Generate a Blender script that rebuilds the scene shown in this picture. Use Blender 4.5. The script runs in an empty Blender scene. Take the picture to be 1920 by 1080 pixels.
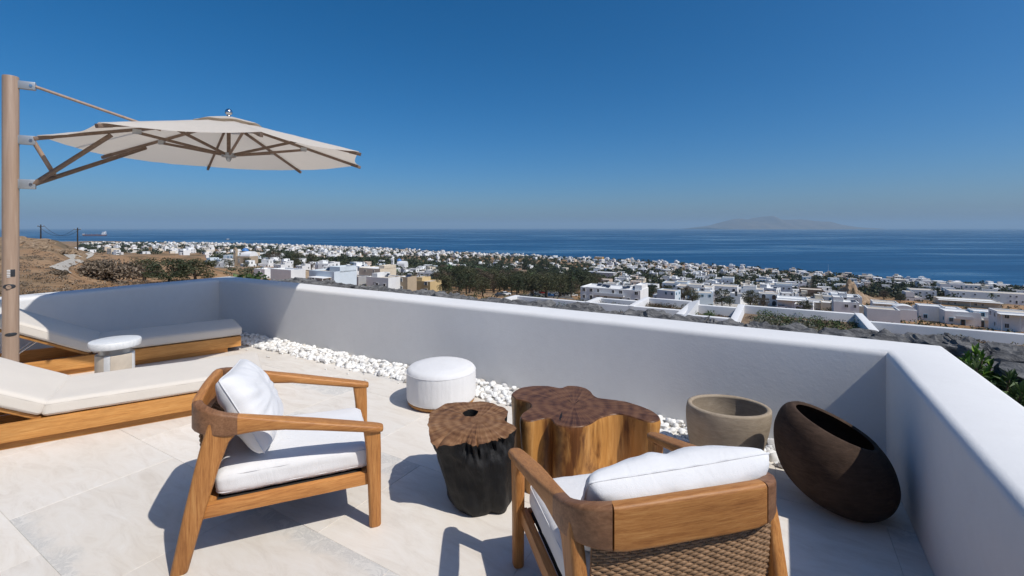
import bpy, bmesh, math, random
from mathutils import Vector, Matrix, noise
R = math.radians
SC = bpy.context.scene
COL = SC.collection

# ------------------------------------------------------------------ camera
F, HOR, HC = 857.0, 427.0, 1.55            # focal length and horizon row in photo pixels, eye height in metres
cam = bpy.data.cameras.new('camera'); cam_o = bpy.data.objects.new('camera', cam); COL.objects.link(cam_o)
cam.sensor_width = 36.0; cam.lens = 36.0 * F / 1920.0
cam.shift_y = -(540 - HOR) / 1920.0
cam.clip_start = 0.05; cam.clip_end = 200000
cam_o.location = (0, 0, HC); cam_o.rotation_euler = (R(90), 0, 0)
SC.camera = cam_o

# ------------------------------------------------------------------ light
SUN = Vector((0.82, -0.573, 1.286)).normalized()
wd = bpy.data.worlds.new('World'); SC.world = wd; wd.use_nodes = True
wn = wd.node_tree
sky = wn.nodes.new('ShaderNodeTexSky'); sky.sky_type = 'NISHITA'; sky.sun_disc = False
sky.sun_elevation = math.asin(SUN.z); sky.sun_rotation = math.atan2(SUN.x, SUN.y)
sky.altitude = 0; sky.air_density = 0.8; sky.dust_density = 1.6; sky.ozone_density = 9.0
hsv = wn.nodes.new('ShaderNodeHueSaturation'); hsv.inputs['Saturation'].default_value = 1.26; hsv.inputs['Hue'].default_value = 0.494     # uniform hue and saturation grade of the sky colour
wn.links.new(sky.outputs[0], hsv.inputs['Color']); wn.links.new(hsv.outputs[0], wn.nodes['Background'].inputs[0])
wn.nodes['Background'].inputs[1].default_value = 0.10
sl = bpy.data.lights.new('sun', 'SUN'); so = bpy.data.objects.new('sun', sl); COL.objects.link(so)
sl.energy = 3.8; sl.angle = R(0.53); sl.color = (1.0, 0.95, 0.87)
so.rotation_euler = SUN.to_track_quat('Z', 'Y').to_euler()
SC.view_settings.view_transform = 'Standard'; SC.view_settings.look = 'None'
SC.view_settings.exposure = 0.1; SC.view_settings.gamma = 1.0
SC.render.engine = 'CYCLES'
SC.cycles.use_denoising = True
SC.cycles.max_bounces = 8
SC.cycles.transparent_max_bounces = 8

# ------------------------------------------------------------------ frames: terrace axes and photo pixels
E1 = Vector((0.8625, -0.506, 0)).normalized()      # along the far parapet
E2 = Vector((0.506, 0.8625, 0)).normalized()       # away from the camera along the side parapets
TA = math.atan2(E1.y, E1.x)
C0 = Vector((2.438, 2.981, 0))                     # inner corner of the parapet
def T(a, b, z=0.0): return C0 + E1 * a + E2 * b + Vector((0, 0, z))
def P(px, py, z=0.0):
    Y = F * (HC - z) / (py - HOR)
    return Vector(((px - 960) / F * Y, Y, z))
def proj(v): return 960 + F * v.x / v.y, HOR + F * (HC - v.z) / v.y

# ------------------------------------------------------------------ mesh helpers
class MB:
    def __init__(s): s.v = []; s.f = []; s.m = []
    def add(s, vs, fs, mi=0):
        o = len(s.v); s.v += [tuple(x) for x in vs]
        s.f += [tuple(i + o for i in f) for f in fs]; s.m += [mi] * len(fs)
    def box(s, c, d, rz=0.0, mi=0, M=None):
        hx, hy, hz = d[0] / 2, d[1] / 2, d[2] / 2
        cs, sn = math.cos(rz), math.sin(rz); vs = []
        for x, y, z in ((-1,-1,-1),(1,-1,-1),(1,1,-1),(-1,1,-1),(-1,-1,1),(1,-1,1),(1,1,1),(-1,1,1)):
            p = Vector((x * hx, y * hy, z * hz))
            if M is not None: p = M @ p
            vs.append((c[0] + p.x * cs - p.y * sn, c[1] + p.x * sn + p.y * cs, c[2] + p.z))
        s.add(vs, [(0,3,2,1),(4,5,6,7),(0,1,5,4),(1,2,6,5),(2,3,7,6),(3,0,4,7)], mi)
    def loft(s, rings, caps=True, closed=True, mi=0):
        n = len(rings[0]); vs = [p for r in rings for p in r]; fs = []
        for i in range(len(rings) - 1):
            for j in range(n if closed else n - 1):
                k = (j + 1) % n
                fs.append((i*n+j, i*n+k, (i+1)*n+k, (i+1)*n+j))
        if caps:
            fs.append(tuple(range(n - 1, -1, -1))); fs.append(tuple((len(rings)-1)*n + j for j in range(n)))
        s.add(vs, fs, mi)
    def tube(s, p0, p1, r0, r1=None, n=12, mi=0):
        s.path([p0, p1], [r0, r0 if r1 is None else r1], n, mi)
    def path(s, pts, rad, n=10, mi=0):
        pts = [Vector(p) for p in pts]; rings = []
        if not isinstance(rad, (list, tuple)): rad = [rad] * len(pts)
        u = None
        for i, p in enumerate(pts):
            t = (pts[min(i+1, len(pts)-1)] - pts[max(i-1, 0)]).normalized()
            if u is None: u = t.orthogonal().normalized()
            u = (u - t * u.dot(t)).normalized(); w = t.cross(u)
            rings.append([p + (u * math.cos(2*math.pi*j/n) + w * math.sin(2*math.pi*j/n)) * rad[i] for j in range(n)])
        s.loft(rings, mi=mi)
    def lathe(s, prof, n=48, c=(0,0,0), caps=True, mi=0):
        s.loft([[(c[0]+r*math.cos(2*math.pi*j/n), c[1]+r*math.sin(2*math.pi*j/n), c[2]+z) for j in range(n)] for r, z in prof], caps=caps, mi=mi)
    def rbox(s, c, d, r=0.01, cuts=0, seg=2, fn=None, M=None, mi=0):
        bm = bmesh.new(); bmesh.ops.create_cube(bm, size=2)
        if cuts:
            bmesh.ops.subdivide_edges(bm, edges=bm.edges[:], cuts=cuts, use_grid_fill=True)
            hx, hy, hz = d[0]/2, d[1]/2, d[2]/2
            for v in bm.verts:
                # denser near the edges
                p = Vector([math.copysign(1-(1-abs(q))**1.6, q) for q in v.co])
                p = Vector((p.x*hx, p.y*hy, p.z*hz))
                q = Vector((max(-hx+r, min(hx-r, p.x)), max(-hy+r, min(hy-r, p.y)), max(-hz+r, min(hz-r, p.z))))
                dd = p - q
                v.co = q + dd.normalized() * r if dd.length > 1e-7 else p
                if fn: v.co = fn(v.co.copy())
        else:
            for v in bm.verts: v.co = Vector((v.co.x*d[0]/2, v.co.y*d[1]/2, v.co.z*d[2]/2))
            bmesh.ops.bevel(bm, geom=bm.edges[:], offset=r, segments=seg, affect='EDGES', profile=0.6)
        bm.verts.ensure_lookup_table()
        for i, v in enumerate(bm.verts): v.index = i
        vs = [((M @ v.co) if M is not None else v.co) + Vector(c) for v in bm.verts]
        s.add(vs, [tuple(v.index for v in f.verts) for f in bm.faces], mi); bm.free()
    def leaves(s, c, rad, n, size, rng, surf=0.5, up=0.0, asp=0.55, mi=0):
        for _ in range(n):
            while True:
                d = Vector((rng.uniform(-1,1), rng.uniform(-1,1), rng.uniform(-1,1)))
                if 0.05 < d.length < 1: break
            d = d.normalized() * (surf + (1 - surf) * rng.random()) if rng.random() < 0.75 else d
            p = Vector((c[0]+d.x*rad[0], c[1]+d.y*rad[1], c[2]+d.z*rad[2]))
            a = Vector((rng.gauss(0,1), rng.gauss(0,1), rng.gauss(0,1)+up)).normalized()
            b = a.orthogonal().normalized(); b = (b * math.cos(w := rng.uniform(0,6.28)) + a.cross(b) * math.sin(w))
            L = size * rng.uniform(0.6, 1.3); W = L * asp
            s.add([p - a*L*0.5, p + b*W*0.5, p + a*L*0.5, p - b*W*0.5], [(0,1,2,3)], mi)
    def mesh(s, name, mats, smooth=None):
        me = bpy.data.meshes.new(name); me.from_pydata(s.v, [], s.f); me.validate(); 
        for m in (mats if isinstance(mats, (list, tuple)) else [mats]): me.materials.append(m)
        if isinstance(mats, (list, tuple)) and len(mats) > 1 and len(me.polygons) == len(s.m):
            me.polygons.foreach_set('material_index', s.m)
        bm = bmesh.new(); bm.from_mesh(me); bmesh.ops.recalc_face_normals(bm, faces=bm.faces[:]) if smooth is not None else None; bm.to_mesh(me); bm.free()
        if smooth is not None:
            me.polygons.foreach_set('use_smooth', [True]*len(me.polygons)); me.set_sharp_from_angle(angle=R(smooth))
        me.update(); return me
    def build(s, name, mat, parent=None, smooth=None, kind=None):
        return link(name, s.mesh(name, mat, smooth), parent, kind)
def link(name, me, parent=None, kind=None):
    o = bpy.data.objects.new(name, me); COL.objects.link(o)
    if parent is not None: o.parent = parent
    if kind: o['kind'] = kind
    return o
def tag(o, label, cat, group=None, kind=None):
    o['label'] = label; o['category'] = cat
    if group: o['group'] = group
    if kind: o['kind'] = kind
    return o
def thing(name, label, cat, loc=(0,0,0), rz=0.0, group=None):
    o = bpy.data.objects.new(name, None); COL.objects.link(o); o.empty_display_size = 0.2
    o.location = loc; o.rotation_euler = (0, 0, rz); return tag(o, label, cat, group)
def dup(root, label=None, group=None):
    r = root.copy(); COL.objects.link(r)
    if label: r['label'] = label
    if group: r['group'] = group
    for ch in root.children:
        c = ch.copy(); COL.objects.link(c); c.parent = r
        for g in ch.children:
            d = g.copy(); COL.objects.link(d); d.parent = c
    return r
def rrect(w, h, r, n=4):
    out = []
    for cx, cy, a0 in ((w/2-r, h/2-r, 0), (-w/2+r, h/2-r, 90), (-w/2+r, -h/2+r, 180), (w/2-r, -h/2+r, 270)):
        for k in range(n + 1):
            a = R(a0 + 90*k/n); out.append((cx + r*math.cos(a), cy + r*math.sin(a)))
    return out

# ------------------------------------------------------------------ materials
def srgb(r, g, b): return tuple(((c/255)/12.92 if c/255 <= .04045 else ((c/255+.055)/1.055)**2.4) for c in (r,g,b)) + (1,)
class NT:
    def __init__(s, name):
        s.mat = bpy.data.materials.new(name); s.mat.use_nodes = True; s.t = s.mat.node_tree
        s.p = s.t.nodes['Principled BSDF']
    def n(s, kind, **kw):
        nd = s.t.nodes.new('ShaderNode' + kind)
        for k, v in kw.items():
            if k in nd.inputs: nd.inputs[k].default_value = v
            else: setattr(nd, k, v)
        return nd
    def l(s, a, b): s.t.links.new(a, b)
    def coords(s, scale=(1,1,1), out='Object'):
        tc = s.n('TexCoord'); mp = s.n('Mapping'); mp.inputs['Scale'].default_value = scale
        s.l(tc.outputs[out], mp.inputs[0]); return mp.outputs[0]
    def noise(s, vec, scale, detail=4, rough=0.5, dist=0.0):
        nd = s.n('TexNoise'); nd.inputs['Scale'].default_value = scale; nd.inputs['Detail'].default_value = detail
        nd.inputs['Roughness'].default_value = rough; nd.inputs['Distortion'].default_value = dist
        s.l(vec, nd.inputs['Vector']); return nd.outputs['Fac']
    def ramp(s, fac, stops):
        nd = s.n('ValToRGB'); el = nd.color_ramp.elements
        while len(el) > 1: el.remove(el[-1])
        el[0].position = stops[0][0]; el[0].color = stops[0][1]
        for p, c in stops[1:]:
            e = el.new(p); e.color = c
        s.l(fac, nd.inputs[0]); return nd.outputs[0]
    def mix(s, fac, a, b, mode='MIX'):
        nd = s.n('Mix'); nd.data_type = 'RGBA'; nd.blend_type = mode
        for v, i in ((fac, 0), (a, 6), (b, 7)):
            if hasattr(v, 'is_output'): s.l(v, nd.inputs[i])
            else: nd.inputs[i].default_value = v
        return nd.outputs[2]
    def math(s, op, a, b=0.0, c=0.0, clamp=False):
        nd = s.n('Math'); nd.operation = op; nd.use_clamp = clamp
        for i, v in enumerate((a, b, c)):
            if hasattr(v, 'is_output'): s.l(v, nd.inputs[i])
            else: nd.inputs[i].default_value = v
        return nd.outputs[0]
    def bump(s, h, strength=0.3, dist=0.01):
        nd = s.n('Bump'); nd.inputs['Strength'].default_value = strength; nd.inputs['Distance'].default_value = dist
        s.l(h, nd.inputs['Height']); s.l(nd.outputs[0], s.p.inputs['Normal'])
    def base(s, c, rough=0.7, spec=0.3):
        if hasattr(c, 'is_output'): s.l(c, s.p.inputs['Base Color'])
        else: s.p.inputs['Base Color'].default_value = c if len(c) == 4 else tuple(c)+(1,)
        if hasattr(rough, 'is_output'): s.l(rough, s.p.inputs['Roughness'])
        else: s.p.inputs['Roughness'].default_value = rough
        s.p.inputs['Specular IOR Level'].default_value = spec; return s.mat
    def island(s): return s.n('NewGeometry').outputs['Random Per Island']
    def objrand(s): return s.n('ObjectInfo').outputs['Random']

def c4(r, g, b): return (r, g, b, 1)
def m_plain(name, c, rough=0.7, spec=0.3, var=0.12, scale=6, bump=0.0, bdist=0.005, bscale=60, metal=0.0):
    t = NT(name); v = t.coords(); f = t.noise(v, scale, 5, 0.6)
    lo = c4(*[x*(1-var) for x in c]); hi = c4(*[min(1, x*(1+var)) for x in c])
    t.base(t.ramp(f, [(0.3, lo), (0.7, hi)]), rough, spec)
    t.p.inputs['Metallic'].default_value = metal
    if bump: t.bump(t.noise(v, bscale, 5, 0.6), bump, bdist)
    return t.mat
def m_wood(name, c1, c2, c3, axis=0, grain=34, rough=0.5, blotch=0.35):
    t = NT(name); sc = [grain]*3; sc[axis] = grain*0.055
    v = t.coords(tuple(sc)); f0 = t.noise(v, 1.0, 6, 0.62, 0.6); f = t.math('ADD', t.math('MULTIPLY', f0, .45), t.math('MULTIPLY', t.noise(v, 3.6, 5, 0.7, 0.3), .55))
    rnd = t.objrand()
    col = t.ramp(f, [(0.33, c4(*c1)), (0.5, c4(*c2)), (0.66, c4(*c3))])
    sc2 = [5.0]*3; sc2[axis] = 1.4
    f2 = t.noise(t.coords(tuple(sc2)), 1.0, 4, 0.6, 0.5)
    col = t.mix(blotch, col, t.ramp(f2, [(0.3, c4(0.45,0.4,0.36)), (0.7, c4(1.25,1.2,1.15))]), 'MULTIPLY')
    tone = t.math('MULTIPLY_ADD', rnd, 0.3, 0.85)
    cmb = t.n('CombineColor'); [t.l(tone, cmb.inputs[i]) for i in range(3)]
    col = t.mix(1.0, col, cmb.outputs[0], 'MULTIPLY')
    t.base(col, rough, 0.35); t.bump(f, 0.3, 0.002); return t.mat

M = {}
# plastered parapet
t = NT('white_plaster'); v = t.coords()
f1 = t.noise(v, 55, 6, 0.65); f2 = t.noise(v, 0.9, 4, 0.6); f3 = t.noise(v, 14, 4, 0.6)
t.base(t.mix(t.ramp(f3, [(0.45, c4(0,0,0)), (0.9, c4(.35,.35,.35))]), t.ramp(f2, [(0.3, c4(.665,.665,.665)), (0.7, c4(.725,.722,.718))]), c4(.62,.61,.60)), 0.85, 0.2)
t.bump(t.math('ADD', f1, t.math('MULTIPLY', f3, 0.9)), 0.28, 0.004); M['plaster'] = t.mat
# terrace slabs: cream stone, each slab with a grey veined end
t = NT('cream_stone'); v = t.coords(); rnd = t.objrand()
tc = t.n('TexCoord'); off = t.n('Mapping'); t.l(tc.outputs['Object'], off.inputs[0])
ofs = t.n('CombineXYZ'); t.l(t.math('MULTIPLY', rnd, 37.0), ofs.inputs[0]); t.l(t.math('MULTIPLY', rnd, 91.0), ofs.inputs[1]); t.l(ofs.outputs[0], off.inputs['Location'])
vv = off.outputs[0]
mp2 = t.n('Mapping'); mp2.inputs['Scale'].default_value = (2.0, 7.0, 2.0); mp2.inputs['Rotation'].default_value = (0,0,0.35); t.l(vv, mp2.inputs[0])
soft = t.noise(mp2.outputs[0], 1.6, 9, 0.72, 0.9); big = t.noise(vv, 1.6, 5, 0.6, 0.4)
cream = t.ramp(soft, [(0.28, c4(.59,.535,.47)), (0.5, c4(.70,.655,.595)), (0.72, c4(.75,.72,.675))])
cream = t.mix(t.ramp(big, [(0.4, c4(0,0,0)), (0.75, c4(.5,.5,.5))]), cream, c4(.66,.59,.50))
mp3 = t.n('Mapping'); mp3.inputs['Scale'].default_value = (3.0, 3.0, 3.0); t.l(vv, mp3.inputs[0])
vein = t.noise(mp3.outputs[0], 3.0, 10, 0.76, 1.8)
grey = t.ramp(vein, [(0.30, c4(.40,.395,.38)), (0.42, c4(.63,.615,.58)), (0.49, c4(.47,.465,.45)), (0.55, c4(.68,.66,.62)), (0.8, c4(.54,.53,.51))])
sep = t.n('SeparateXYZ'); t.l(tc.outputs['Object'], sep.inputs[0])
wob = t.math('MULTIPLY_ADD', t.noise(vv, 5, 4, 0.6), 0.22, -0.11)
edge = t.math('ADD', sep.outputs[1], wob)
pick = t.math('FRACT', t.math('MULTIPLY', rnd, 7.3))
wband = t.math('MULTIPLY_ADD', pick, 0.30, -0.42)
mask = t.math('MULTIPLY', t.math('SUBTRACT', wband, edge), 16.0, clamp=True)
mask = t.math('MULTIPLY', mask, 0.75)
col = t.mix(mask, cream, grey)
tone = t.math('MULTIPLY_ADD', t.math('FRACT', t.math('MULTIPLY', rnd, 13.7)), 0.13, 0.93)
cmb = t.n('CombineColor'); [t.l(tone, cmb.inputs[i]) for i in range(3)]
col = t.mix(1.0, col, cmb.outputs[0], 'MULTIPLY')
t.base(col, t.math('MULTIPLY_ADD', big, 0.25, 0.45), 0.35); t.bump(t.noise(vv, 40, 6, 0.7), 0.25, 0.003); M['tile'] = t.mat
M['grout'] = m_plain('grout', (.66,.62,.56), 0.9, 0.2)
M['bed'] = m_plain('gravel_bed', (.42,.40,.36), 0.95, 0.1, 0.25, 40)
t = NT('white_pebble'); t.base(t.ramp(t.island(), [(0, c4(.60,.58,.55)), (0.25, c4(.74,.735,.72)), (0.8, c4(.82,.82,.81)), (0.93, c4(.66,.63,.58)), (1, c4(.50,.47,.43))]), 0.55, 0.35); M['pebble'] = t.mat
TEAK = ((.35,.148,.040), (.54,.255,.070), (.64,.345,.115))
CHW = ((.25,.094,.026), (.45,.195,.056), (.57,.285,.095))
for i, ax in enumerate('xyz'):
    M['teak_'+ax] = m_wood('oiled_teak_'+ax, *TEAK, axis=i, grain=60, rough=0.55, blotch=0.4)
    M['chair_'+ax] = m_wood('weathered_teak_'+ax, *CHW, axis=i, grain=75, rough=0.5)
t = NT('corner_teak'); M['chair_dark'] = m_wood('corner_teak', (.13,.058,.026), (.22,.105,.05), (.30,.16,.082), axis=1, grain=36)
def m_fabric(name, c, wr=0.35):
    t = NT(name); v = t.coords(); w = t.noise(v, 420, 2, 0.5); f = t.noise(v, 3.5, 5, 0.55, 0.4)
    t.base(t.ramp(f, [(0.3, c4(*[x*.95 for x in c])), (0.7, c4(*c))]), 0.9, 0.15)
    t.p.inputs['Sheen Weight'].default_value = 0.15
    cr = t.noise(t.coords((1,1,.45)), 13, 4, 0.6, 1.2)
    t.bump(t.math('ADD', t.math('ADD', t.math('MULTIPLY', w, 0.10), f), t.math('MULTIPLY', cr, 0.45)), wr, 0.014); return t.mat
M['linen'] = m_fabric('ecru_canvas', (.66,.61,.545), 0.25)
M['white_fabric'] = m_fabric('white_canvas', (.73,.725,.725), 0.45)
M['canopy'] = m_fabric('parasol_canvas', (.76,.71,.64), 0.3)
ct = M['canopy'].node_tree; tl = ct.nodes.new('ShaderNodeBsdfTranslucent'); tl.inputs['Color'].default_value = (.74,.66,.56,1)
mx = ct.nodes.new('ShaderNodeMixShader'); mx.inputs[0].default_value = 0.40
ct.links.new(ct.nodes['Principled BSDF'].outputs[0], mx.inputs[1]); ct.links.new(tl.outputs[0], mx.inputs[2]); ct.links.new(mx.outputs[0], ct.nodes['Material Output'].inputs[0])
t = NT('wicker'); v = t.coords(); t.base(t.mix(t.ramp(t.noise(v, 30, 3), [(0.3, c4(0,0,0)), (0.7, c4(1,1,1))]), c4(.17,.098,.05), c4(.30,.18,.098)), 0.6, 0.35); M['wicker'] = t.mat
# stumps
t = NT('charred_wood'); v = t.coords((9,9,2.2)); f = t.noise(v, 1.5, 8, 0.7, 0.8)
t.base(t.ramp(f, [(0.3, c4(.004,.004,.005)), (0.6, c4(.012,.0115,.0115)), (0.85, c4(.045,.041,.038))]), t.math('MULTIPLY_ADD', f, 0.4, 0.36), 0.3); t.bump(f, 0.7, 0.02); M['char'] = t.mat
def m_rings(name, cols, scale, center, rough):
    t = NT(name); tc = t.n('TexCoord'); mp = t.n('Mapping'); mp.inputs['Location'].default_value = (-center[0], -center[1], 0); t.l(tc.outputs['Object'], mp.inputs[0])
    nz = t.noise(mp.outputs[0], 5, 5, 0.6)
    ln = t.n('VectorMath'); ln.operation = 'LENGTH'; mp3 = t.n('Mapping'); mp3.inputs['Scale'].default_value = (1,1,0); t.l(mp.outputs[0], mp3.inputs[0]); t.l(mp3.outputs[0], ln.inputs[0])
    rr = t.math('ADD', t.math('MULTIPLY', ln.outputs['Value'], scale), t.math('MULTIPLY', nz, 9.0))
    ring = t.math('MULTIPLY_ADD', t.math('SINE', rr), 0.5, 0.5)
    gr = t.n('TexGradient'); gr.gradient_type = 'RADIAL'; t.l(mp.outputs[0], gr.inputs[0])
    cx = t.n('CombineXYZ'); t.l(t.math('MULTIPLY', gr.outputs['Fac'], 90), cx.inputs[0]); t.l(t.math('MULTIPLY', ln.outputs['Value'], 2.5), cx.inputs[1])
    rays = t.noise(cx.outputs[0], 1.0, 5, 0.7)
    fac = t.math('ADD', t.math('MULTIPLY', ring, 0.075), t.math('ADD', t.math('MULTIPLY', rays, 0.52), t.math('MULTIPLY', t.noise(mp.outputs[0], 7, 8, 0.75, 1.0), 0.42)))
    t.base(t.ramp(fac, cols), rough, 0.22); t.bump(fac, 0.15, 0.003); return t.mat
M['stump_top'] = m_rings('burnt_stump_top', [(0.34, c4(.035,.018,.010)), (0.46, c4(.15,.07,.032)), (0.58, c4(.26,.14,.068)), (0.75, c4(.36,.25,.16))], 120, (0.02,0.02), 0.55)
M['table_top'] = m_rings('polished_log_top', [(0.36, c4(.025,.010,.005)), (0.47, c4(.095,.040,.018)), (0.58, c4(.165,.078,.036)), (0.75, c4(.27,.145,.075))], 90, (0.0,0.0), 0.38)
t = NT('golden_log_side'); v = t.coords((26,26,2.2)); f = t.noise(v, 1.2, 8, 0.7, 0.9); g = t.noise(t.coords((4.2,4.2,1.3)), 1.6, 5, 0.6, 1.0)
t.base(t.mix(t.ramp(g, [(0.42, c4(0,0,0)), (0.58, c4(1,1,1))]), t.ramp(f, [(0.3, c4(.09,.030,.008)), (0.7, c4(.21,.080,.022))]), t.ramp(f, [(0.25, c4(.30,.125,.03)), (0.5, c4(.50,.235,.062)), (0.75, c4(.62,.35,.13))])), 0.42, 0.4); t.bump(f, 0.25, 0.006); M['log_side'] = t.mat
def m_clay(name, lo, hi):
    t = NT(name); v = t.coords((14,14,60)); f = t.noise(v, 1.0, 6, 0.7, 0.9); h = t.noise(t.coords(), 9, 5, 0.65)
    t.base(t.ramp(t.math('ADD', t.math('MULTIPLY', f, .55), t.math('MULTIPLY', h, .45)), [(0.35, c4(*lo)), (0.65, c4(*hi))]), 0.88, 0.2)
    t.bump(f, 0.45, 0.004); return t.mat
M['clay'] = m_clay('beige_clay', (.27,.215,.155), (.40,.33,.25))
M['dark_clay'] = m_clay('dark_brown_clay', (.030,.018,.012), (.072,.045,.031))
t = NT('white_marble'); v = t.coords(); f = t.noise(v, 6, 8, 0.7, 2.0)
t.base(t.ramp(f, [(0.4, c4(.76,.77,.77)), (0.49, c4(.67,.685,.69)), (0.53, c4(.76,.77,.77))]), 0.3, 0.5); M['marble'] = t.mat
M['travertine'] = m_plain('cream_travertine', (.62,.54,.44), 0.6, 0.3, 0.1, 12)
M['brushed'] = m_plain('brushed_grey_metal', (.42,.43,.43), 0.38, 0.5, 0.08, 20, metal=0.6)
M['steel'] = m_plain('polished_steel', (.62,.62,.62), 0.18, 0.5, 0.02, metal=1.0)
t = NT('pole_wood_finish'); v = t.coords((38,38,1.8)); f = t.noise(v, 1, 5, 0.6, 0.6)
t.base(t.ramp(f, [(0.3, c4(.30,.205,.145)), (0.7, c4(.40,.29,.215))]), 0.5, 0.35); M['mast'] = t.mat
M['arm'] = m_wood('parasol_arm_finish', (.15,.098,.07), (.21,.145,.105), (.27,.19,.14), axis=0, grain=20, blotch=0.15)
M['dark_plate'] = m_plain('dark_plate', (.035,.037,.042), 0.4, 0.4)
M['light_mark'] = m_plain('light_print', (.75,.75,.74), 0.5, 0.3)
M['near_black'] = m_plain('dark_webbing', (.03,.027,.024), 0.8, 0.2)  # near-black tone for seat bases, pouf foot ring and car wheels
# rocks and ground
t = NT('grey_lava_rock'); v = t.coords(); f = t.noise(v, 5, 9, 0.72, 0.6); g = t.noise(t.coords((1,1,5)), 9, 6, 0.7)
t.base(t.ramp(t.math('ADD', t.math('MULTIPLY', f, .6), t.math('MULTIPLY', g, .4)), [(0.36, c4(.03,.03,.034)), (0.5, c4(.13,.13,.132)), (0.64, c4(.25,.245,.24))]), 0.9, 0.2); t.bump(f, 1.0, 0.05); M['rock'] = t.mat
t = NT('tan_rock'); v = t.coords(); f = t.noise(v, 0.9, 9, 0.7, 0.8)
t.base(t.ramp(f, [(0.3, c4(.17,.11,.068)), (0.5, c4(.33,.235,.155)), (0.7, c4(.44,.34,.24))]), 0.95, 0.1); t.bump(f, 1.0, 0.4); M['tan_rock'] = t.mat
t = NT('dry_ground'); v = t.coords(); f = t.noise(v, 0.035, 8, 0.65, 0.3); g = t.noise(v, 0.4, 8, 0.7); k = t.noise(v, 0.009, 5, 0.6)
dry = t.ramp(g, [(0.3, c4(.21,.11,.05)), (0.5, c4(.35,.20,.10)), (0.7, c4(.44,.30,.18))])
scr = t.ramp(g, [(0.35, c4(.045,.042,.02)), (0.65, c4(.14,.11,.06))])
colr = t.mix(t.ramp(f, [(0.45, c4(0,0,0)), (0.6, c4(.9,.9,.9))]), dry, scr)
colr = t.mix(t.ramp(k, [(0.45, c4(0,0,0)), (0.65, c4(.6,.6,.6))]), colr, c4(.24,.20,.15))
t.base(colr, 0.95, 0.1); t.bump(g, 0.8, 0.25); M['ground'] = t.mat
M['road'] = m_plain('pale_concrete_road', (.47,.43,.37), 0.9, 0.2, 0.12, 0.6)
M['asphalt'] = m_plain('worn_asphalt', (.16,.15,.14), 0.9, 0.2, 0.2, 0.4)
t = NT('soil'); v = t.coords(); g = t.noise(v, 2.2, 8, 0.7)
t.base(t.ramp(g, [(0.3, c4(.10,.066,.042)), (0.55, c4(.20,.145,.10)), (0.75, c4(.31,.25,.185))]), 0.95, 0.1); t.bump(g, 1.0, 0.1); M['soil'] = t.mat
t = NT('sea'); v = t.coords(); tcs = t.coords((0.0012, 0.0045, 1)); band = t.noise(tcs, 1.0, 5, 0.6, 0.8)
fine = t.noise(t.coords((0.05,0.09,1)), 1.0, 6, 0.65); mid = t.noise(t.coords((0.004,0.02,1)), 1.0, 5, 0.6)
t.base(c4(.006,.062,.15), t.ramp(t.math('ADD', t.math('MULTIPLY', band, .75), t.math('MULTIPLY', mid, .25)), [(0.44, c4(.60,.60,.60)), (0.60, c4(.16,.16,.16))]), 0.22)
t.bump(t.math('ADD', fine, mid), 0.28, 2.0); M['sea'] = t.mat
# plants
def m_leaf(name, a, b, c, rough=0.6, trans=0.15):
    t = NT(name); f = t.island(); v = t.coords(); g = t.noise(v, 0.8, 3)
    col = t.ramp(t.math('ADD', t.math('MULTIPLY', f, .7), t.math('MULTIPLY', g, .3)), [(0.2, c4(*a)), (0.5, c4(*b)), (0.8, c4(*c))])
    t.base(col, rough, 0.25); return t.mat
M['leaf_olive'] = m_leaf('olive_foliage', (.030,.036,.016), (.062,.068,.030), (.115,.11,.055))
M['leaf_dark'] = m_leaf('dark_foliage', (.018,.026,.012), (.038,.05,.022), (.075,.085,.04))
M['leaf_brown'] = m_leaf('brownish_foliage', (.045,.036,.022), (.085,.065,.04), (.14,.105,.07))
M['leaf_bright'] = m_leaf('bright_foliage', (.045,.10,.012), (.10,.19,.022), (.22,.33,.05), 0.4)
M['leaf_green'] = m_leaf('garden_foliage', (.03,.06,.018), (.06,.105,.03), (.12,.17,.06))
M['leaf_grey'] = m_leaf('silver_foliage', (.09,.095,.075), (.15,.16,.125), (.24,.25,.20))
M['leaf_dry'] = m_leaf('dry_brush', (.08,.06,.04), (.15,.115,.08), (.23,.18,.13))
M['bark'] = m_plain('bark', (.10,.075,.055), 0.95, 0.1, 0.3, 5)
M['pole_wood'] = m_plain('tarred_pole', (.05,.038,.03), 0.9, 0.1)
# buildings
def m_wall(name, c, var=0.06):
    t = NT(name); v = t.coords(); f = t.noise(v, 0.35, 6, 0.65); r = t.objrand()
    tone = t.math('MULTIPLY_ADD', r, 0.12, 0.90)
    cmb = t.n('CombineColor'); [t.l(tone, cmb.inputs[i]) for i in range(3)]
    t.base(t.mix(1.0, t.ramp(f, [(0.3, c4(*[x*(1-var*1.6) for x in c])), (0.7, c4(*[min(.85,x*(1+var)) for x in c]))]), cmb.outputs[0], 'MULTIPLY'), 0.9, 0.15); return t.mat
for k, c in dict(white=(.77,.77,.76), cream=(.66,.57,.44), tan=(.46,.36,.25), yellow=(.62,.46,.24), grey=(.40,.40,.40), brown=(.26,.18,.13), pink=(.62,.48,.38), bluewhite=(.60,.68,.74), stone=(.44,.35,.25), roof=(.56,.50,.42), orange=(.62,.36,.12)).items():
    M['w_'+k] = m_wall('wall_'+k, c)
M['pane'] = m_plain('dark_window_glass', (.035,.045,.055), 0.15, 0.6)
M['frame'] = m_plain('white_window_frame', (.7,.7,.69), 0.6)
M['blue'] = m_plain('blue_paint', (.05,.17,.42), 0.45, 0.4)
M['lightblue'] = m_plain('light_blue_paint', (.18,.42,.58), 0.5, 0.4)
M['panel'] = m_plain('solar_panel', (.025,.035,.06), 0.25, 0.5)
M['red'] = m_plain('red_paint', (.32,.03,.025), 0.4, 0.4)
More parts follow.
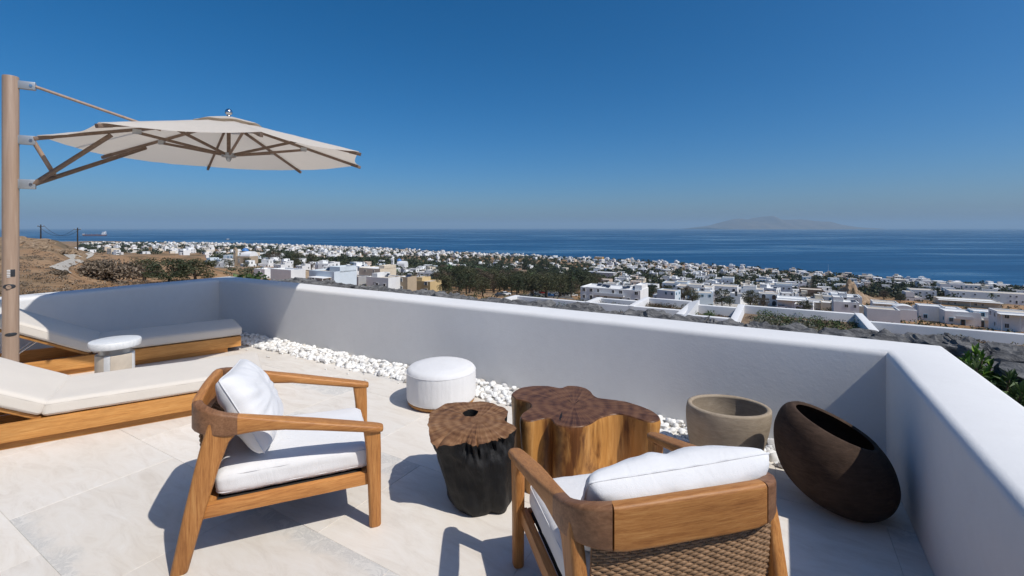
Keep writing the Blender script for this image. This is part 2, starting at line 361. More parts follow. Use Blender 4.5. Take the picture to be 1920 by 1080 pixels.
t = NT('far_houses'); col = t.ramp(t.island(), [(0, c4(.74,.74,.73)), (0.55, c4(.78,.78,.77)), (0.72, c4(.66,.60,.50)), (0.86, c4(.58,.47,.36)), (0.93, c4(.72,.73,.74)), (1, c4(.40,.34,.29))]); t.base(col, 0.9, 0.1); M['far_house'] = t.mat
M['island_rock'] = m_plain('far_island_rock', (.14,.115,.09), 0.95, 0.1, 0.2, 0.002)
M['hull'] = m_plain('rust_red_hull', (.16,.045,.035), 0.6)

# ================================================================== TERRACE
AL, PH, TH = -8.08, 0.75, 0.37             # far parapet length, height, thickness
# floor of stone slabs
fb = MB(); fb.box((0,0,-0.053), (8.2, 9.0, 0.10))
floor = fb.build('terrace_floor', M['grout']); floor['kind'] = 'structure'
floor.location = T(AL/2, -4.5 - 0.0); floor.rotation_euler = (0,0,TA)
tag(floor, 'cream stone slab floor of the terrace', 'floor')
rng = random.Random(4)
TW, TD = 1.00, 0.765
def slab_mesh(w, d):
    m = MB(); m.rbox((0,0,-0.02), (w-0.0018, d-0.0018, 0.04), 0.0011, seg=1); return m.mesh('stone_slab', M['tile'])
b0 = -0.37; row = 0; cache = {}
floc = Matrix.Rotation(-TA, 3, 'Z')
bb = -3.05 + TD*4
bb = b0
rows = []
y = b0; first = (b0 - (-2.30)) % TD
if first < 0.1: first += TD
while y > -8.9:
    d = first if not rows else TD
    rows.append((y - d/2, d)); y -= d
for ri, (yc, d) in enumerate(rows):
    x = -4.12 - TW*5 + (0.0 if ri % 2 else TW*0.5)
    while x < 0:
        x0, x1 = max(x, AL), min(x + TW, 0); x += TW
        if x1 - x0 < 0.05: continue
        key = (round(x1-x0,3), round(d,3))
        if key not in cache: cache[key] = slab_mesh(*key)
        o = link('stone_slab', cache[key], floor)
        o.location = ((x0+x1)/2 - AL/2, yc + 4.5, rng.uniform(-0.0008, 0.0008))
        if rng.random() < 0.5: o.rotation_euler = (0,0,math.pi)
# pebble bed
pb = MB(); pb.box((AL/2, b0/2+0.0, -0.052), (-AL, -b0, 0.05))
bed = pb.build('gravel_bed', M['bed']); bed.location = C0; bed.rotation_euler = (0,0,TA); bed['kind'] = 'structure'
tag(bed, 'recessed bed under the white pebbles along the parapet', 'gravel bed')
ico = bmesh.new(); bmesh.ops.create_icosphere(ico, subdivisions=1, radius=1.0)
ICV = [v.co.copy() for v in ico.verts]; ICF = [tuple(v.index for v in f.verts) for f in ico.faces]; ico.free()
ico = bmesh.new(); bmesh.ops.create_icosphere(ico, subdivisions=2, radius=1.0)
IC2V = [v.co.copy() for v in ico.verts]; IC2F = [tuple(v.index for v in f.verts) for f in ico.faces]; ico.free()
ico = bmesh.new(); bmesh.ops.create_icosphere(ico, subdivisions=4, radius=1.0)
IC3V = [v.co.copy() for v in ico.verts]; IC3F = [tuple(v.index for v in f.verts) for f in ico.faces]; ico.free()
pm = MB()
for i in range(3300):
    a = rng.uniform(AL, 0); b = -rng.uniform(0.0, 1.0)*(-b0) + rng.uniform(-0.02, 0.0)
    r = rng.choice((rng.uniform(.012,.022), rng.uniform(.02,.032), rng.uniform(.026,.042))); s = Vector((rng.uniform(.8,1.35), rng.uniform(.7,1.1), rng.uniform(.55,.85)))*r
    q = Matrix.Rotation(rng.uniform(0,6.28),3,'Z') @ Matrix.Rotation(rng.uniform(-.5,.5),3,'X'); sd = rng.uniform(0,99)
    b = min(b, -r*1.1)
    c = Vector((a, b, -0.025 + r*0.5 + rng.random()*0.035))
    pm.add([c + q @ Vector((v.x*s.x, v.y*s.y, v.z*s.z))*(1+0.22*noise.noise(v*1.3+Vector((sd,0,0)))) for v in ICV], ICF)
for i in range(34):   # strays on the slabs
    a = rng.uniform(AL+.6, -.4); r = rng.uniform(.008,.016); c = Vector((a, b0 - abs(rng.gauss(0,.09)) - .02, r*.55)); sd = rng.uniform(0,99)
    pm.add([c + Vector((v.x*r*1.2, v.y*r, v.z*r*.6))*(1+.2*noise.noise(v+Vector((sd,0,0)))) for v in ICV], ICF)
peb = pm.build('pebbles', M['pebble'], smooth=50); peb.location = C0; peb.rotation_euler = (0,0,TA)
tag(peb, 'strip of rounded white pebbles along the foot of the parapet', 'pebbles', kind='stuff')

# parapet: one U of plastered masonry
prof = [(0.0, -0.12), (0.0, 0.0)]
rr = 0.045
prof += [(0.0, PH-rr)] + [(rr - rr*math.cos(R(a)), PH - rr + rr*math.sin(R(a))) for a in (18,36,54,72,90)]
prof += [(TH/2, PH+0.004)]
prof += [(TH - rr + rr*math.sin(R(a)), PH - rr + rr*math.cos(R(a))) for a in (0,18,36,54,72,90)] + [(TH, -3.2)]
path = []
NB, NA = 60, 80
for i in range(NB): path.append((0, -9 + 9*i/NB, 1, 0))
for i in range(3): path.append((0, 0, 1, 1)) if i == 0 else None
for i in range(1, NA): path.append((AL*i/NA, 0, 0, 1))
path.append((AL, 0, -1, 1))
for i in range(1, NB+1): path.append((AL, -9*i/NB, -1, 0))
rings = []
for (a, b, na, nb) in path:
    ring = []
    for (o, z) in prof:
        w = noise.noise(Vector((a*0.9, b*0.9, z*2)))*0.005 + noise.noise(Vector((a*3, b*3, z*5)))*0.0018
        oo = o + (w if 0 <= z else 0); zz = z + (w*0.6 if z > 0.5 else 0)
        ring.append((a + na*oo, b + nb*oo, zz))
    rings.append(ring)
wm = MB(); wm.loft(rings, caps=True, closed=False)
# no cap at open profile: fill with bottom strip not needed
wall = wm.build('parapet_wall', M['plaster'], smooth=38); wall.location = C0; wall.rotation_euler = (0,0,TA)
tag(wall, 'white plastered parapet wall with rounded edges round the terrace', 'wall')

# unseen villa front added behind the camera: blocks sky, makes shade more neutral
t = thing('villa', 'white plastered villa facade with glass doors, added out of view to block sky', 'house', C0, TA)
m = MB(); bz = -5.9
m.box((AL/2, bz-.2, 2.95), (-AL, .4, 1.1)); m.box((AL+.9, bz-.2, 1.2), (1.8, .4, 2.4)); m.box((-.9, bz-.2, 1.2), (1.8, .4, 2.4)); m.box((AL/2, bz-.2, 1.2), (1.0, .4, 2.4)); m.build('facade', M['plaster'], t)
for x0, x1 in ((AL+1.8, AL/2-.5), (AL/2+.5, -1.8)):
    m = MB(); w = x1-x0
    for x in (x0+.03, (x0+x1)/2, x1-.03): m.box((x, bz-.2, 1.2), (.06, .08, 2.4))
    m.box(((x0+x1)/2, bz-.2, 2.37), (w-.12, .075, .06)); fr = m.build('glass_door', M['teak_z'], t)
    m = MB(); m.box(((x0+x1)/2, bz-.2, 1.18), (w-.1, .012, 2.34)); m.build('pane', M['pane'], fr)
# ------------------------------------------------------------------ armchairs
def arm_path():
    # (x, y, width, height, ztop) from the front end of the armrest round to the middle of the back, for y > 0
    W = 0.355; pts = []
    for x, w, h in ((0.435,.030,.026),(0.43,.052,.030),(0.415,.066,.033),(0.38,.074,.036),(0.28,.078,.038),(0.12,.080,.042),(-0.02,.072,.048),(-0.14,.058,.066),(-0.22,.050,.090)):
        pts.append((x, W + (0.0 if x > 0 else 0.004), w, h, 0.522 + (0.43-x)*0.245))
    cx, cy, r = -0.27, 0.225, 0.134
    for a in (0, 15, 30, 45, 60, 75, 90):
        x = cx - r*math.sin(R(a)); y = cy + r*math.cos(R(a))
        pts.append((x, y, 0.045, 0.105 + 0.035*a/90, 0.695 + 0.045*math.sin(R(a))))
    pts.append((cx - r - 0.004, 0.12, 0.044, 0.142, 0.742)); pts.append((cx - r - 0.006, 0.0, 0.043, 0.142, 0.744))
    return pts
AP = arm_path()
def sweep(pts, mir, name, mat, parent, r=0.014):
    m = MB(); rings = []
    for i, (x, y, w, h, zt) in enumerate(pts):
        p0 = pts[max(i-1,0)]; p1 = pts[min(i+1,len(pts)-1)]
        tx, ty = p1[0]-p0[0], p1[1]-p0[1]; L = math.hypot(tx, ty) or 1; nx, ny = -ty/L, tx/L
        rings.append([(x + nx*u, (y + ny*u)*mir, zt - h/2 + vv) for u, vv in rrect(w, h, min(r, h*.42, w*.42), 4)])
    m.loft(rings); return m.build(name, mat, parent, smooth=45)
def leg_loft(name, secs, mat, parent, r=0.018):
    m = MB(); m.loft([[(x+u, y+vv, z) for u, vv in rrect(w, d, min(r, w*.45, d*.45), 4)] for (x, y, z, w, d) in secs]); return m.build(name, mat, parent, smooth=45)
def make_chair(label, loc, ang):
    t = thing('lounge_armchair', label, 'armchair', loc, ang)
    for s in (1, -1):
        sweep(AP[:9], s, 'armrest', M['chair_x'], t)
        sweep(AP[8:15], s, 'back_corner', M['chair_dark'], t)
        leg_loft('leg', [(0.398, s*.345, .0, .050, .042), (0.397, s*.345, .006, .058, .048), (0.392, s*.345, .25, .066, .050), (0.388, s*.347, .40, .074, .050), (0.380, s*.350, .502, .084, .050)], M['chair_z'], t, 0.016)
        leg_loft('leg', [(-0.452, s*.345, .0, .058, .040), (-0.450, s*.345, .006, .068, .046), (-0.395, s*.345, .25, .084, .048), (-0.345, s*.346, .45, .098, .048), (-0.312, s*.348, .56, .112, .047), (-0.275, s*.349, .62, .150, .045), (-0.262, s*.349, .655, .160, .040)], M['chair_z'], t, 0.016)
        rb = MB(); rb.rbox((0.0, s*.325, .247), (.74, .034, .062), .006); rb.build('side_rail', M['chair_x'], t, smooth=40)
    m = [(p[0], p[1], p[2]-0.0006, p[3]-0.0006, p[4]-0.0003) for p in AP[14:]]
    sweep(m + [(x, -y, w, h, z) for x, y, w, h, z in m[-2::-1]], 1, 'back_rail', M['chair_y'], t)
    for x, nm in ((0.352, 'front_rail'), (-0.335, 'rear_rail')):
        rb = MB(); rb.rbox((x, 0, .247), (.034, .615, .058), .006); rb.build(nm, M['chair_y'], t, smooth=40)
    sb = MB(); sb.rbox((0.01, 0, .266), (.65, .60, .012), .003); sb.build('seat_base', M['near_black'], t, smooth=40)
    # seat cushion
    def fn(p):
        x, y, z = p
        e = max(abs(x)/.36, abs(y)/.315)
        if z > 0: z += 0.016*(1-(x/.37)**2)*(1-(y/.325)**2) + 0.004*noise.noise(Vector((x*9, y*9, 1)))
        wr = 0.006*noise.noise(Vector((x*22+y*9, y*22-x*7, z*14)))*(1 if e > .86 else .15)
        return Vector((x + wr, y + wr, z))
    cm = MB(); cm.rbox((0.026, 0, .338), (.712, .612, .125), .045, cuts=22, fn=fn)
    sc_ = cm.build('seat_cushion', M['white_fabric'], t, smooth=60)
    pp = MB()
    for zz in (-.038, .040):
        ring = [(0.026+u, vv, .338+zz) for u, vv in rrect(.700, .600, .042, 6)]; pp.path(ring + [ring[0]], 0.0022, 6)
    pp.build('piping', M['white_fabric'], sc_, smooth=60)
    # woven back panel: strands weave in and out of upright stakes
    nst, zb, zt, hw = 33, .225, .625, .315
    def backx(y, z): return -0.372 - (z-zb)*0.075 + 0.024*(abs(y)/hw)**3.2
    wk = MB(); rows_ = 40
    for k in range(rows_):
        z = zb + (zt-zb)*(k+.5)/rows_; pts = []; n = (nst-1)*4
        for j in range(n+1):
            y = -hw + 2*hw*j/n; ph = math.pi*j/4 + math.pi*(k % 2)
            pts.append((backx(y, z) - 0.0030*math.cos(ph), y, z + 0.0020*math.cos(ph*1.0) + 0.0012*noise.noise(Vector((y*20, k, 0)))))
        wk.path(pts, 0.0048, 6)
    w = wk.build('woven_back', M['wicker'], t, smooth=60)
    sk = MB()
    for j in range(nst):
        y = -hw + 2*hw*j/(nst-1); sk.path([(backx(y, zb-.01), y, zb-.01), (backx(y, zt+.01), y, zt+.01)], 0.0028, 6)
    sk.build('stakes', M['wicker'], w, smooth=60)
    return t
def make_pillow(label, ch, lx, ly, lz, w, h, tilt, seed, thick=.10, roll=0.0, yaw=0.0):
    n = 40; m = MB(); vs = []; fs = []
    for sd in (1, -1):
        for i in range(n+1):
            for j in range(n+1):
                u = -1+2*i/n; v = -1+2*j/n
                th = (max(0, 1-abs(u)**3.4)*max(0, 1-abs(v)**3.4))**0.40*(.80+.20*(1-u*u)*(1-v*v))
                x = u*w/2*(1-0.05*(1-v*v)-.035*(u*v)**8); y_ = v*h/2*(1-0.05*(1-u*u)-.035*(u*v)**8)
                r_ = math.hypot(u, v); ang = math.atan2(v, u)
                wr = noise.noise(Vector((ang*4.2, r_*1.1, seed)))*0.016*min(1, r_*1.2)*th + noise.noise(Vector((u*2.2, v*2.2, seed+5+sd)))*0.012*th
                vs.append((x, y_, sd*(th*thick) + wr))
        o = (n+1)*(n+1)*(0 if sd == 1 else 1)
        for i in range(n):
            for j in range(n):
                q = (o+i*(n+1)+j, o+(i+1)*(n+1)+j, o+(i+1)*(n+1)+j+1, o+i*(n+1)+j+1); fs.append(q if sd == 1 else q[::-1])
    m.add(vs, fs); o = m.build('back_pillow', M['white_fabric'], None, smooth=60)
    bm = bmesh.new(); bm.from_mesh(o.data); bmesh.ops.remove_doubles(bm, verts=bm.verts[:], dist=0.0006); bm.to_mesh(o.data); bm.free()
    pm_ = MB(); loop = []
    for q in range(160):
        k_, f_ = divmod(q/40, 1); u, v = ((-1+2*f_, -1), (1, -1+2*f_), (1-2*f_, 1), (-1, 1-2*f_))[int(k_)]
        loop.append((u*w/2*(1-0.05*(1-v*v)-.035*(u*v)**8), v*h/2*(1-0.05*(1-u*u)-.035*(u*v)**8), 0))
    pm_.path(loop + [loop[0]], .003, 6); pm_.build('piping', M['white_fabric'], o, smooth=60)
    # local: pillow x -> chair y, pillow y -> up the back, pillow z -> forward
    tl = R(tilt)
    Mx = Matrix(((0, -math.sin(tl), math.cos(tl)), (1, 0, 0), (0, math.cos(tl), math.sin(tl)))).to_4x4()
    Mx = Matrix.Translation((lx, ly, lz)) @ Matrix.Rotation(R(yaw), 4, 'Z') @ Mx @ Matrix.Rotation(R(roll), 4, 'Z')
    o.matrix_world = Matrix.Translation(ch.location) @ Matrix.Rotation(ch.rotation_euler.z, 4, 'Z') @ Mx
    return tag(o, label, 'pillow')
ch1 = make_chair('teak lounge armchair standing between the sun lounger and the black charred stump', (-1.215, 2.545, 0), R(23.3))
ch2 = make_chair('teak lounge armchair with woven back standing by the brown egg-shaped pot', (0.455, 1.796, 0), R(103.4))
make_pillow('white pillow leaning in the armchair beside the sun lounger', ch1, -0.205, 0.0, 0.612, .56, .43, 28, 3.0, .105, roll=-5)
make_pillow('white pillow leaning in the armchair beside the brown egg-shaped pot', ch2, -0.215, -0.035, 0.605, .665, .42, 34, 11.0, .115, roll=-3)

# ------------------------------------------------------------------ sun loungers
def make_lounger(label, loc, ang):
    t = thing('sun_lounger', label, 'sun lounger', loc, ang)
    hw = .36
    for s in (1, -1):
        m = MB(); m.rbox((.22, s*(hw-.02), .122), (2.36, .04, .125), .005); m.build('side_rail', M['teak_x'], t, smooth=40)
    for x in (1.38, -.94):
        m = MB(); m.rbox((x, 0, .122), (.04, 2*hw-.082, .12), .005); m.build('end_rail', M['teak_y'], t, smooth=40)
    for s in (1, -1):
        m = MB(); m.rbox((.18, s*(hw-.055), .03), (2.16, .03, .06), .003); m.build('plinth', M['teak_x'], t, smooth=40)
    sl_ = MB()
    for k in range(14):
        m = MB(); m.rbox((.08 + k*.098, 0, .165), (.07, 2*hw-.09, .02), .003); m.build('seat_slat', M['teak_y'], t, smooth=40)
    A = Matrix.Rotation(R(28), 3, 'Y')   # tilts the back up towards -x
    def bp(x, y, z): v = A @ Vector((x, y, z)); return (v.x, v.y, v.z + .178)
    bf = MB()
    for s in (1, -1): bf.rbox(bp(-.40, s*.30, 0), (.80, .045, .026), .004, M=A)
    bf.rbox(bp(-.785, 0, 0), (.04, .55, .024), .004, M=A)
    bk = bf.build('backrest_frame', M['teak_x'], t, smooth=40)
    for k in range(6):
        m = MB(); m.rbox(bp(-.10 - k*.115, 0, .003), (.06, .552, .016), .003, M=A); m.build('back_slat', M['teak_y'], bk, smooth=40)
    for s in (1, -1):
        m = MB(); m.path([bp(-.46, s*.25, -.02), (-.72, s*.25, .13)], .008, 8); m.build('support_strut', M['steel'], bk, smooth=60)
    def fn_for(hx, hy, sd):
        def fn(p):
            x, y, z = p
            if z > 0: z += 0.012*(1-(x/hx)**2)*(1-(y/hy)**2)
            z += 0.004*noise.noise(Vector((x*4, y*4, sd))); q = 0.003*noise.noise(Vector((x*16, y*16, z*9+sd)))
            return Vector((x+q, y+q, z))
        return fn
    m = MB(); m.rbox((.71, 0, .245), (1.405, .70, .112), .034, cuts=26, fn=fn_for(.7,.35,1)); sc_ = m.build('seat_cushion', M['linen'], t, smooth=60)
    m = MB(); m.rbox(bp(-.425, 0, .073), (.84, .70, .112), .034, cuts=22, fn=fn_for(.42,.35,7), M=A); bc = m.build('back_cushion', M['linen'], t, smooth=60)
    for cush, f0 in ((sc_, lambda u, v, z: (.71+u, v, .245+z)), (bc, lambda u, v, z: bp(-.425+u, v, .073+z))):
        w = 1.402 if cush is sc_ else .837; pp = MB()
        for zz in (-.03, .034):
            ring = [f0(u, v, zz) for u, v in rrect(w, .697, .034, 5)]; pp.path(ring+[ring[0]], .0022, 6)
        pp.build('piping', M['linen'], cush, smooth=60)
    return t
make_lounger('sunlit teak sun lounger with ecru cushions behind the armchair', (-3.565, 3.555, 0), R(32.6))
make_lounger('teak sun lounger in the corner of the parapet, mostly in the parasol shadow', (-4.735, 5.175, 0), R(38.3))

# ------------------------------------------------------------------ round side table between the loungers
t = thing('side_table', 'round marble side table between the two sun loungers', 'side table', (-3.863, 4.45, 0), R(-50))
m = MB(); m.lathe([(.185,.395),(.196,.398),(.20,.406),(.20,.452),(.196,.459),(.185,.462)], 64); m.build('table_top', M['marble'], t, smooth=40)
m = MB(); m.lathe([(.125,.332),(.125,.3955)], 48); m.build('collar', M['brushed'], t, smooth=40)
for k in range(8):
    g = 0.012; a0 = k*math.pi/4 + g; wide = k % 2 == 0
    a0 = k*math.pi/4 - (0.22 if wide else -0.22); a1 = a0 + math.pi/4 + (0.44 if wide else -0.44) - g
    m = MB(); inner = .05; ring = []
    for z in (.0, .004, .329, .332):
        rr_ = .150 if z in (.004, .329) else .147
        ring.append([(rr_*math.cos(a0+(a1-a0)*i/8), rr_*math.sin(a0+(a1-a0)*i/8), z) for i in range(9)] + [(inner*math.cos(a1-(a1-a0)*i/4), inner*math.sin(a1-(a1-a0)*i/4), z) for i in range(5)])
    m.loft(ring); m.build('base_segment', M['travertine' if wide else 'marble'], t, smooth=40)

# ------------------------------------------------------------------ pouf
t = thing('pouf', 'round white fabric pouf on a thin teak base', 'pouf', (-.632, 4.09, 0))
m = MB(); m.lathe([(.275,.012),(.292,.016),(.295,.024),(.295,.034),(.288,.038)], 72); m.build('base', M['teak_x'], t, smooth=40)
m = MB(); m.lathe([(.20,.0),(.20,.0125)], 40); m.build('foot_ring', M['near_black'], t, smooth=40)
pr = [(.285,.039),(.300,.044),(.304,.06),(.305,.12),(.306,.22),(.305,.268)] + [(.305-.055*(1-math.cos(R(a))), .272+.052*math.sin(R(a))) for a in (15,30,45,60,75,88)] + [(.235,.332),(.2,.338),(.14,.345),(.07,.350),(.015,.351)]
m = MB(); N = 160
rings = []
for r, z in pr:
    rings.append([((r + 0.0028*noise.noise(Vector((j*.55, z*3, 2)))*(1 if .03 < z < .30 else .2) + .002*noise.noise(Vector((math.cos(2*math.pi*j/N)*2, math.sin(2*math.pi*j/N)*2, z*6))))*math.cos(2*math.pi*j/N), (r + 0.0028*noise.noise(Vector((j*.55, z*3, 2)))*(1 if .03 < z < .30 else .2))*math.sin(2*math.pi*j/N), z) for j in range(N)])
m.loft(rings); cv = m.build('cover', M['white_fabric'], t, smooth=60)
m = MB(); ring = [(.3045*math.cos(2*math.pi*j/96), .3045*math.sin(2*math.pi*j/96), .283) for j in range(97)]; m.path(ring, .0028, 6); m.build('piping', M['white_fabric'], cv, smooth=60)

# ------------------------------------------------------------------ stump tables
def resample(pts, n):
    pts = [Vector((p[0], p[1])) for p in pts]; L = [0]
    for i in range(len(pts)): L.append(L[-1] + (pts[(i+1) % len(pts)] - pts[i]).length)
    out = []; k = 0
    for j in range(n):
        d = L[-1]*j/n
        while L[k+1] < d: k += 1
        f = (d - L[k])/max(1e-9, L[k+1]-L[k]); out.append(pts[k].lerp(pts[(k+1) % len(pts)], f))
    for _ in range(2): out = [(out[j-1] + out[j]*2 + out[(j+1) % n])/4 for j in range(n)]
    return out
def z8(x, y): return 700 + x/3, 640 + y/3
# black charred stump
zt = .43
ol = [(290,470),(318,424),(345,388),(400,360),(500,341),(600,337),(690,350),(740,370),(752,392),(738,420),(732,445),(770,460),(816,474),(816,505),(740,560),(600,590),(500,580),(400,562),(340,550),(305,500)]
W_ = [P(*z8(x, y), zt) for x, y in ol]; cen = Vector((sum(p.x for p in W_)/len(W_), sum(p.y for p in W_)/len(W_), 0))
NS = 160; rim = resample([(p.x-cen.x, p.y-cen.y) for p in W_], NS)
t = thing('charred_stump', 'black charred tree stump stool with a brown cut top and a hole', 'stump stool', cen)
def front(j):   # 1 on the chewed camera-facing edge
    p = rim[j]; a = math.degrees(math.atan2(p.y, p.x))
    return max(0.0, 1-abs((a+85+180) % 360-180)/75)
def bite(j):
    p = rim[j]; a = math.degrees(math.atan2(p.y, p.x)); return max(0.0, 1-abs((a+66+180) % 360-180)/46)
def sstep_(u): u = max(0, min(1, u)); return u*u*(3-2*u)
bc = Vector((.05, -.0))
def dropz(j): return 0.0 if front(j) <= 0 else min(1, front(j)*2.5)*(0.018 + .03*abs(noise.noise(Vector((j*.16,3,0))))+.025*max(0, noise.noise(Vector((j*.5,9,0)))))
rings = []
for k in range(31):
    f = k/30; ring = []
    for j in range(NS):
        p = rim[j]; sc = .70 + .30*(f**0.8) - .06*math.sin(math.pi*f)
        if f < .08: sc -= .05*(1-f/.08)
        nz = 1 + .14*noise.noise(Vector((p.x*7, p.y*7, f*1.8))) + .03*noise.noise(Vector((p.x*26, p.y*26, f*9)))
        if front(j) > 0 and f > .72:
            nz -= min(1, bite(j)*1.6)*sstep_((f-.70)/.26)*(.22 + .20*noise.noise(Vector((p.x*16, p.y*16, f*3))) + .12*noise.noise(Vector((j*.9, f*6, 2)))) + front(j)*.05*max(0, noise.noise(Vector((j*.6, f*5, 5))))
        x = p.x*sc*nz + bc.x*(1-f); y = p.y*sc*nz + bc.y*(1-f)
        ring.append((x, y, max(0, f*(zt - dropz(j)))))
    rings.append(ring)
m = MB(); m.loft(rings, caps=False); body = m.build('trunk', M['char'], t, smooth=70)
hole = P(*z8(545, 403), zt) - cen
top = []; last = rings[-1]
for k in range(9):
    f = k/8; ring = []
    for j in range(NS):
        a = math.atan2(last[j][1]-hole.y, last[j][0]-hole.x)
        hx, hy = hole.x + .047*math.cos(a)*(1+.25*noise.noise(Vector((math.cos(a)*2, math.sin(a)*2, 4)))), hole.y + .05*math.sin(a)
        x = last[j][0] + (hx-last[j][0])*f; y = last[j][1] + (hy-last[j][1])*f
        zz = last[j][2] + (zt-last[j][2])*min(1, f*2.6)
        zz += .006*noise.noise(Vector((x*12, y*12, 0)))*(0 if f == 0 else 1) + .004*noise.noise(Vector((x*40, y*40, 0)))*(0 if f == 0 else 1)
        ring.append((x, y, zz))
    top.append(ring)
m = MB(); m.loft(top, caps=False); m.build('cut_top', M['stump_top'], t, smooth=60)
m = MB(); hr = top[-1]; m.loft([hr, [(hole.x+(x-hole.x)*.9, hole.y+(y-hole.y)*.9, z-.05) for x, y, z in hr], [(hole.x+(x-hole.x)*.8, hole.y+(y-hole.y)*.8, z-.16) for x, y, z in hr]], caps=False); m.lathe([(.045, zt-.165), (.001, zt-.165)], 16, (hole.x, hole.y, 0)); m.build('hole_lining', M['char'], t, smooth=60)
# lobed polished log table
ol = [(765,300),(785,282),(830,262),(900,252),(980,250),(1050,264),(1068,258),(1090,249),(1150,252),(1200,265),(1228,285),(1236,302),(1262,320),(1350,329),(1430,340),(1510,365),(1570,392),(1615,425),(1622,445),(1600,458),(1550,458),(1500,442),(1440,422),(1385,411),(1325,417),(1275,433),(1232,463),(1180,482),(1110,489),(1055,486),(1018,472),(1000,440),(965,434),(920,444),(880,455),(842,448),(826,428),(838,402),(870,382),(886,366),(872,345),(835,334),(795,326)]
W_ = [P(*z8(x, y), zt) for x, y in ol]; cen = P(*z8(1130, 360), 0.43); cen.z = 0
NS = 200; rim = resample([(p.x-cen.x, p.y-cen.y) for p in W_], NS)
t = thing('log_table', 'lobed polished tree trunk coffee table with a dark brown top', 'coffee table', cen)
rings = []
for k in range(23):
    f = k/22; ring = []
    for j in range(NS):
        p = rim[j]; r_ = p.length; rm = .34
        # towards the ground the lobes draw in to a rounder trunk
        tgt = .17 + .45*r_; s = (tgt + (r_-tgt)*(.62 + .38*f**1.3))/r_
        s *= 1 + .035*noise.noise(Vector((p.x*7, p.y*7, f*1.6)))
        if f > .955: s *= .985
        ring.append((p.x*s, p.y*s, f*(zt-.002)))
    rings.append(ring)
m = MB(); m.loft(rings, caps=False); m.build('trunk', M['log_side'], t, smooth=60)
m = MB(); last = rings[-1]
def inset_ring(ring, d, z):
    out = []
    for j in range(len(ring)):
        a, b = ring[j-2], ring[(j+2) % len(ring)]; tx, ty = b[0]-a[0], b[1]-a[1]; L_ = math.hypot(tx, ty) or 1
        out.append((ring[j][0] - INS*ty/L_*d, ring[j][1] + INS*tx/L_*d, z))
    return out
ar = sum(last[j-1][0]*last[j][1]-last[j][0]*last[j-1][1] for j in range(len(last))); INS = 1 if ar > 0 else -1
m.loft([last, inset_ring(last, .002, zt+.002), inset_ring(last, .006, zt+.004)], caps=False)
tr_ = inset_ring(last, .006, zt+.004); m.add(tr_, [tuple(range(len(tr_)))]); pt_ = m.build('polished_top', M['table_top'], t, smooth=50)
for (x0, y0, x1, y1, w_) in ((1062,400,1048,455,.006), (1130,358,1160,335,.003), (1118,352,1090,330,.0025), (1140,365,1200,372,.002)):
    A_, B_ = P(*z8(x0,y0), zt) - cen, P(*z8(x1,y1), zt) - cen; cm_ = MB(); n_ = 10; L0, L1 = [], []
    sd_ = Vector((-(B_-A_).y, (B_-A_).x, 0)).normalized()
    for k in range(n_+1):
        c_ = A_.lerp(B_, k/n_); ww = w_*math.sin(math.pi*(k+.15)/(n_+.3))*(1+.5*noise.noise(Vector((k*1.7, x0, 0)))); c_ += sd_*.004*noise.noise(Vector((k*.8, y0, 3))); L0.append((c_-sd_*ww)[:2] + (zt+.0052,)); L1.append((c_+sd_*ww)[:2] + (zt+.0052,))
    cm_.loft([L0, L1], caps=False, closed=False); cm_.build('drying_crack', M['char'], pt_)

# ------------------------------------------------------------------ clay pots
def pot(name, label, loc, rz, prof, mat, sx, sy, tilt=0.0, lobes=0.0, rimwave=0.0, thick=.024, seed=0.0, zrot=0.0, shear=0.0):
    t = thing(name, label, 'pot', loc, rz)
    n = 128; outer = []
    def cat(p0, p1, p2, p3, u): return tuple(.5*(2*b + (c-a)*u + (2*a-5*b+4*c-d)*u*u + (3*b-a-3*c+d)*u**3) for a, b, c, d in zip(p0, p1, p2, p3))
    q_ = [prof[0]] + list(prof) + [prof[-1]]; prof = [cat(*q_[i:i+4], k/4) for i in range(len(q_)-3) for k in range(4)] + [prof[-1]]
    A = Matrix.Rotation(tilt, 3, 'Y')
    for r, z in prof:
        ring = []
        for j in range(n):
            a = 2*math.pi*j/n
            lb = 1 + lobes*math.cos(2*a+zrot) + .012*noise.noise(Vector((math.cos(a)*1.5, math.sin(a)*1.5, z*5+seed)))
            zz = z + rimwave*math.cos(a*1.0+zrot)*(z/prof[-1][1])**2
            ring.append(Vector((r*sx*lb*math.cos(a) - shear*(z/prof[-1][1])**2, r*sy*lb*math.sin(a), zz)))
        outer.append(ring)
    full = list(outer)
    rim = outer[-1]; cx = sum((p for p in rim), Vector())/n
    def inset(ring, d, dz):
        c = sum((p for p in ring), Vector())/n
        return [c + (p-c)*((p-c).length-d)/(p-c).length + Vector((0,0,dz)) for p in ring]
    full.append(inset(rim, thick*.25, .006)); full.append(inset(rim, thick*.75, .006)); full.append(inset(rim, thick, -.002))
    k = len(outer) - 2
    while k > 1:
        full.append(inset(outer[k], thick, 0)); k -= 1
    full = [[A @ p for p in r] for r in full]
    zmin = min(p.z for r in full for p in r); flat = .012
    full = [[Vector((p.x, p.y, max(0, p.z - zmin - flat))) for p in r] for r in full]
    m = MB(); m.loft(full); m.build('clay_body', mat, t, smooth=60); return t
pp = [(.08,0),(.145,.004),(.168,.02),(.186,.06),(.204,.12),(.218,.19),(.228,.26),(.231,.32),(.227,.362)]
pot('clay_planter', 'beige clay pot with an oval open top by the pebble strip', (1.415, 3.06, 0), R(-8), pp, M['clay'], 1.12, .92, R(5), .02, .02, seed=2.0, thick=.032)
egg = [(.04,-.272),(.10,-.262),(.17,-.235),(.235,-.19),(.285,-.12),(.31,-.04),(.315,.03),(.303,.09),(.285,.14),(.258,.18),(.228,.205)]
egg = [(r*.98, (z+.272)*.88) for r, z in egg]
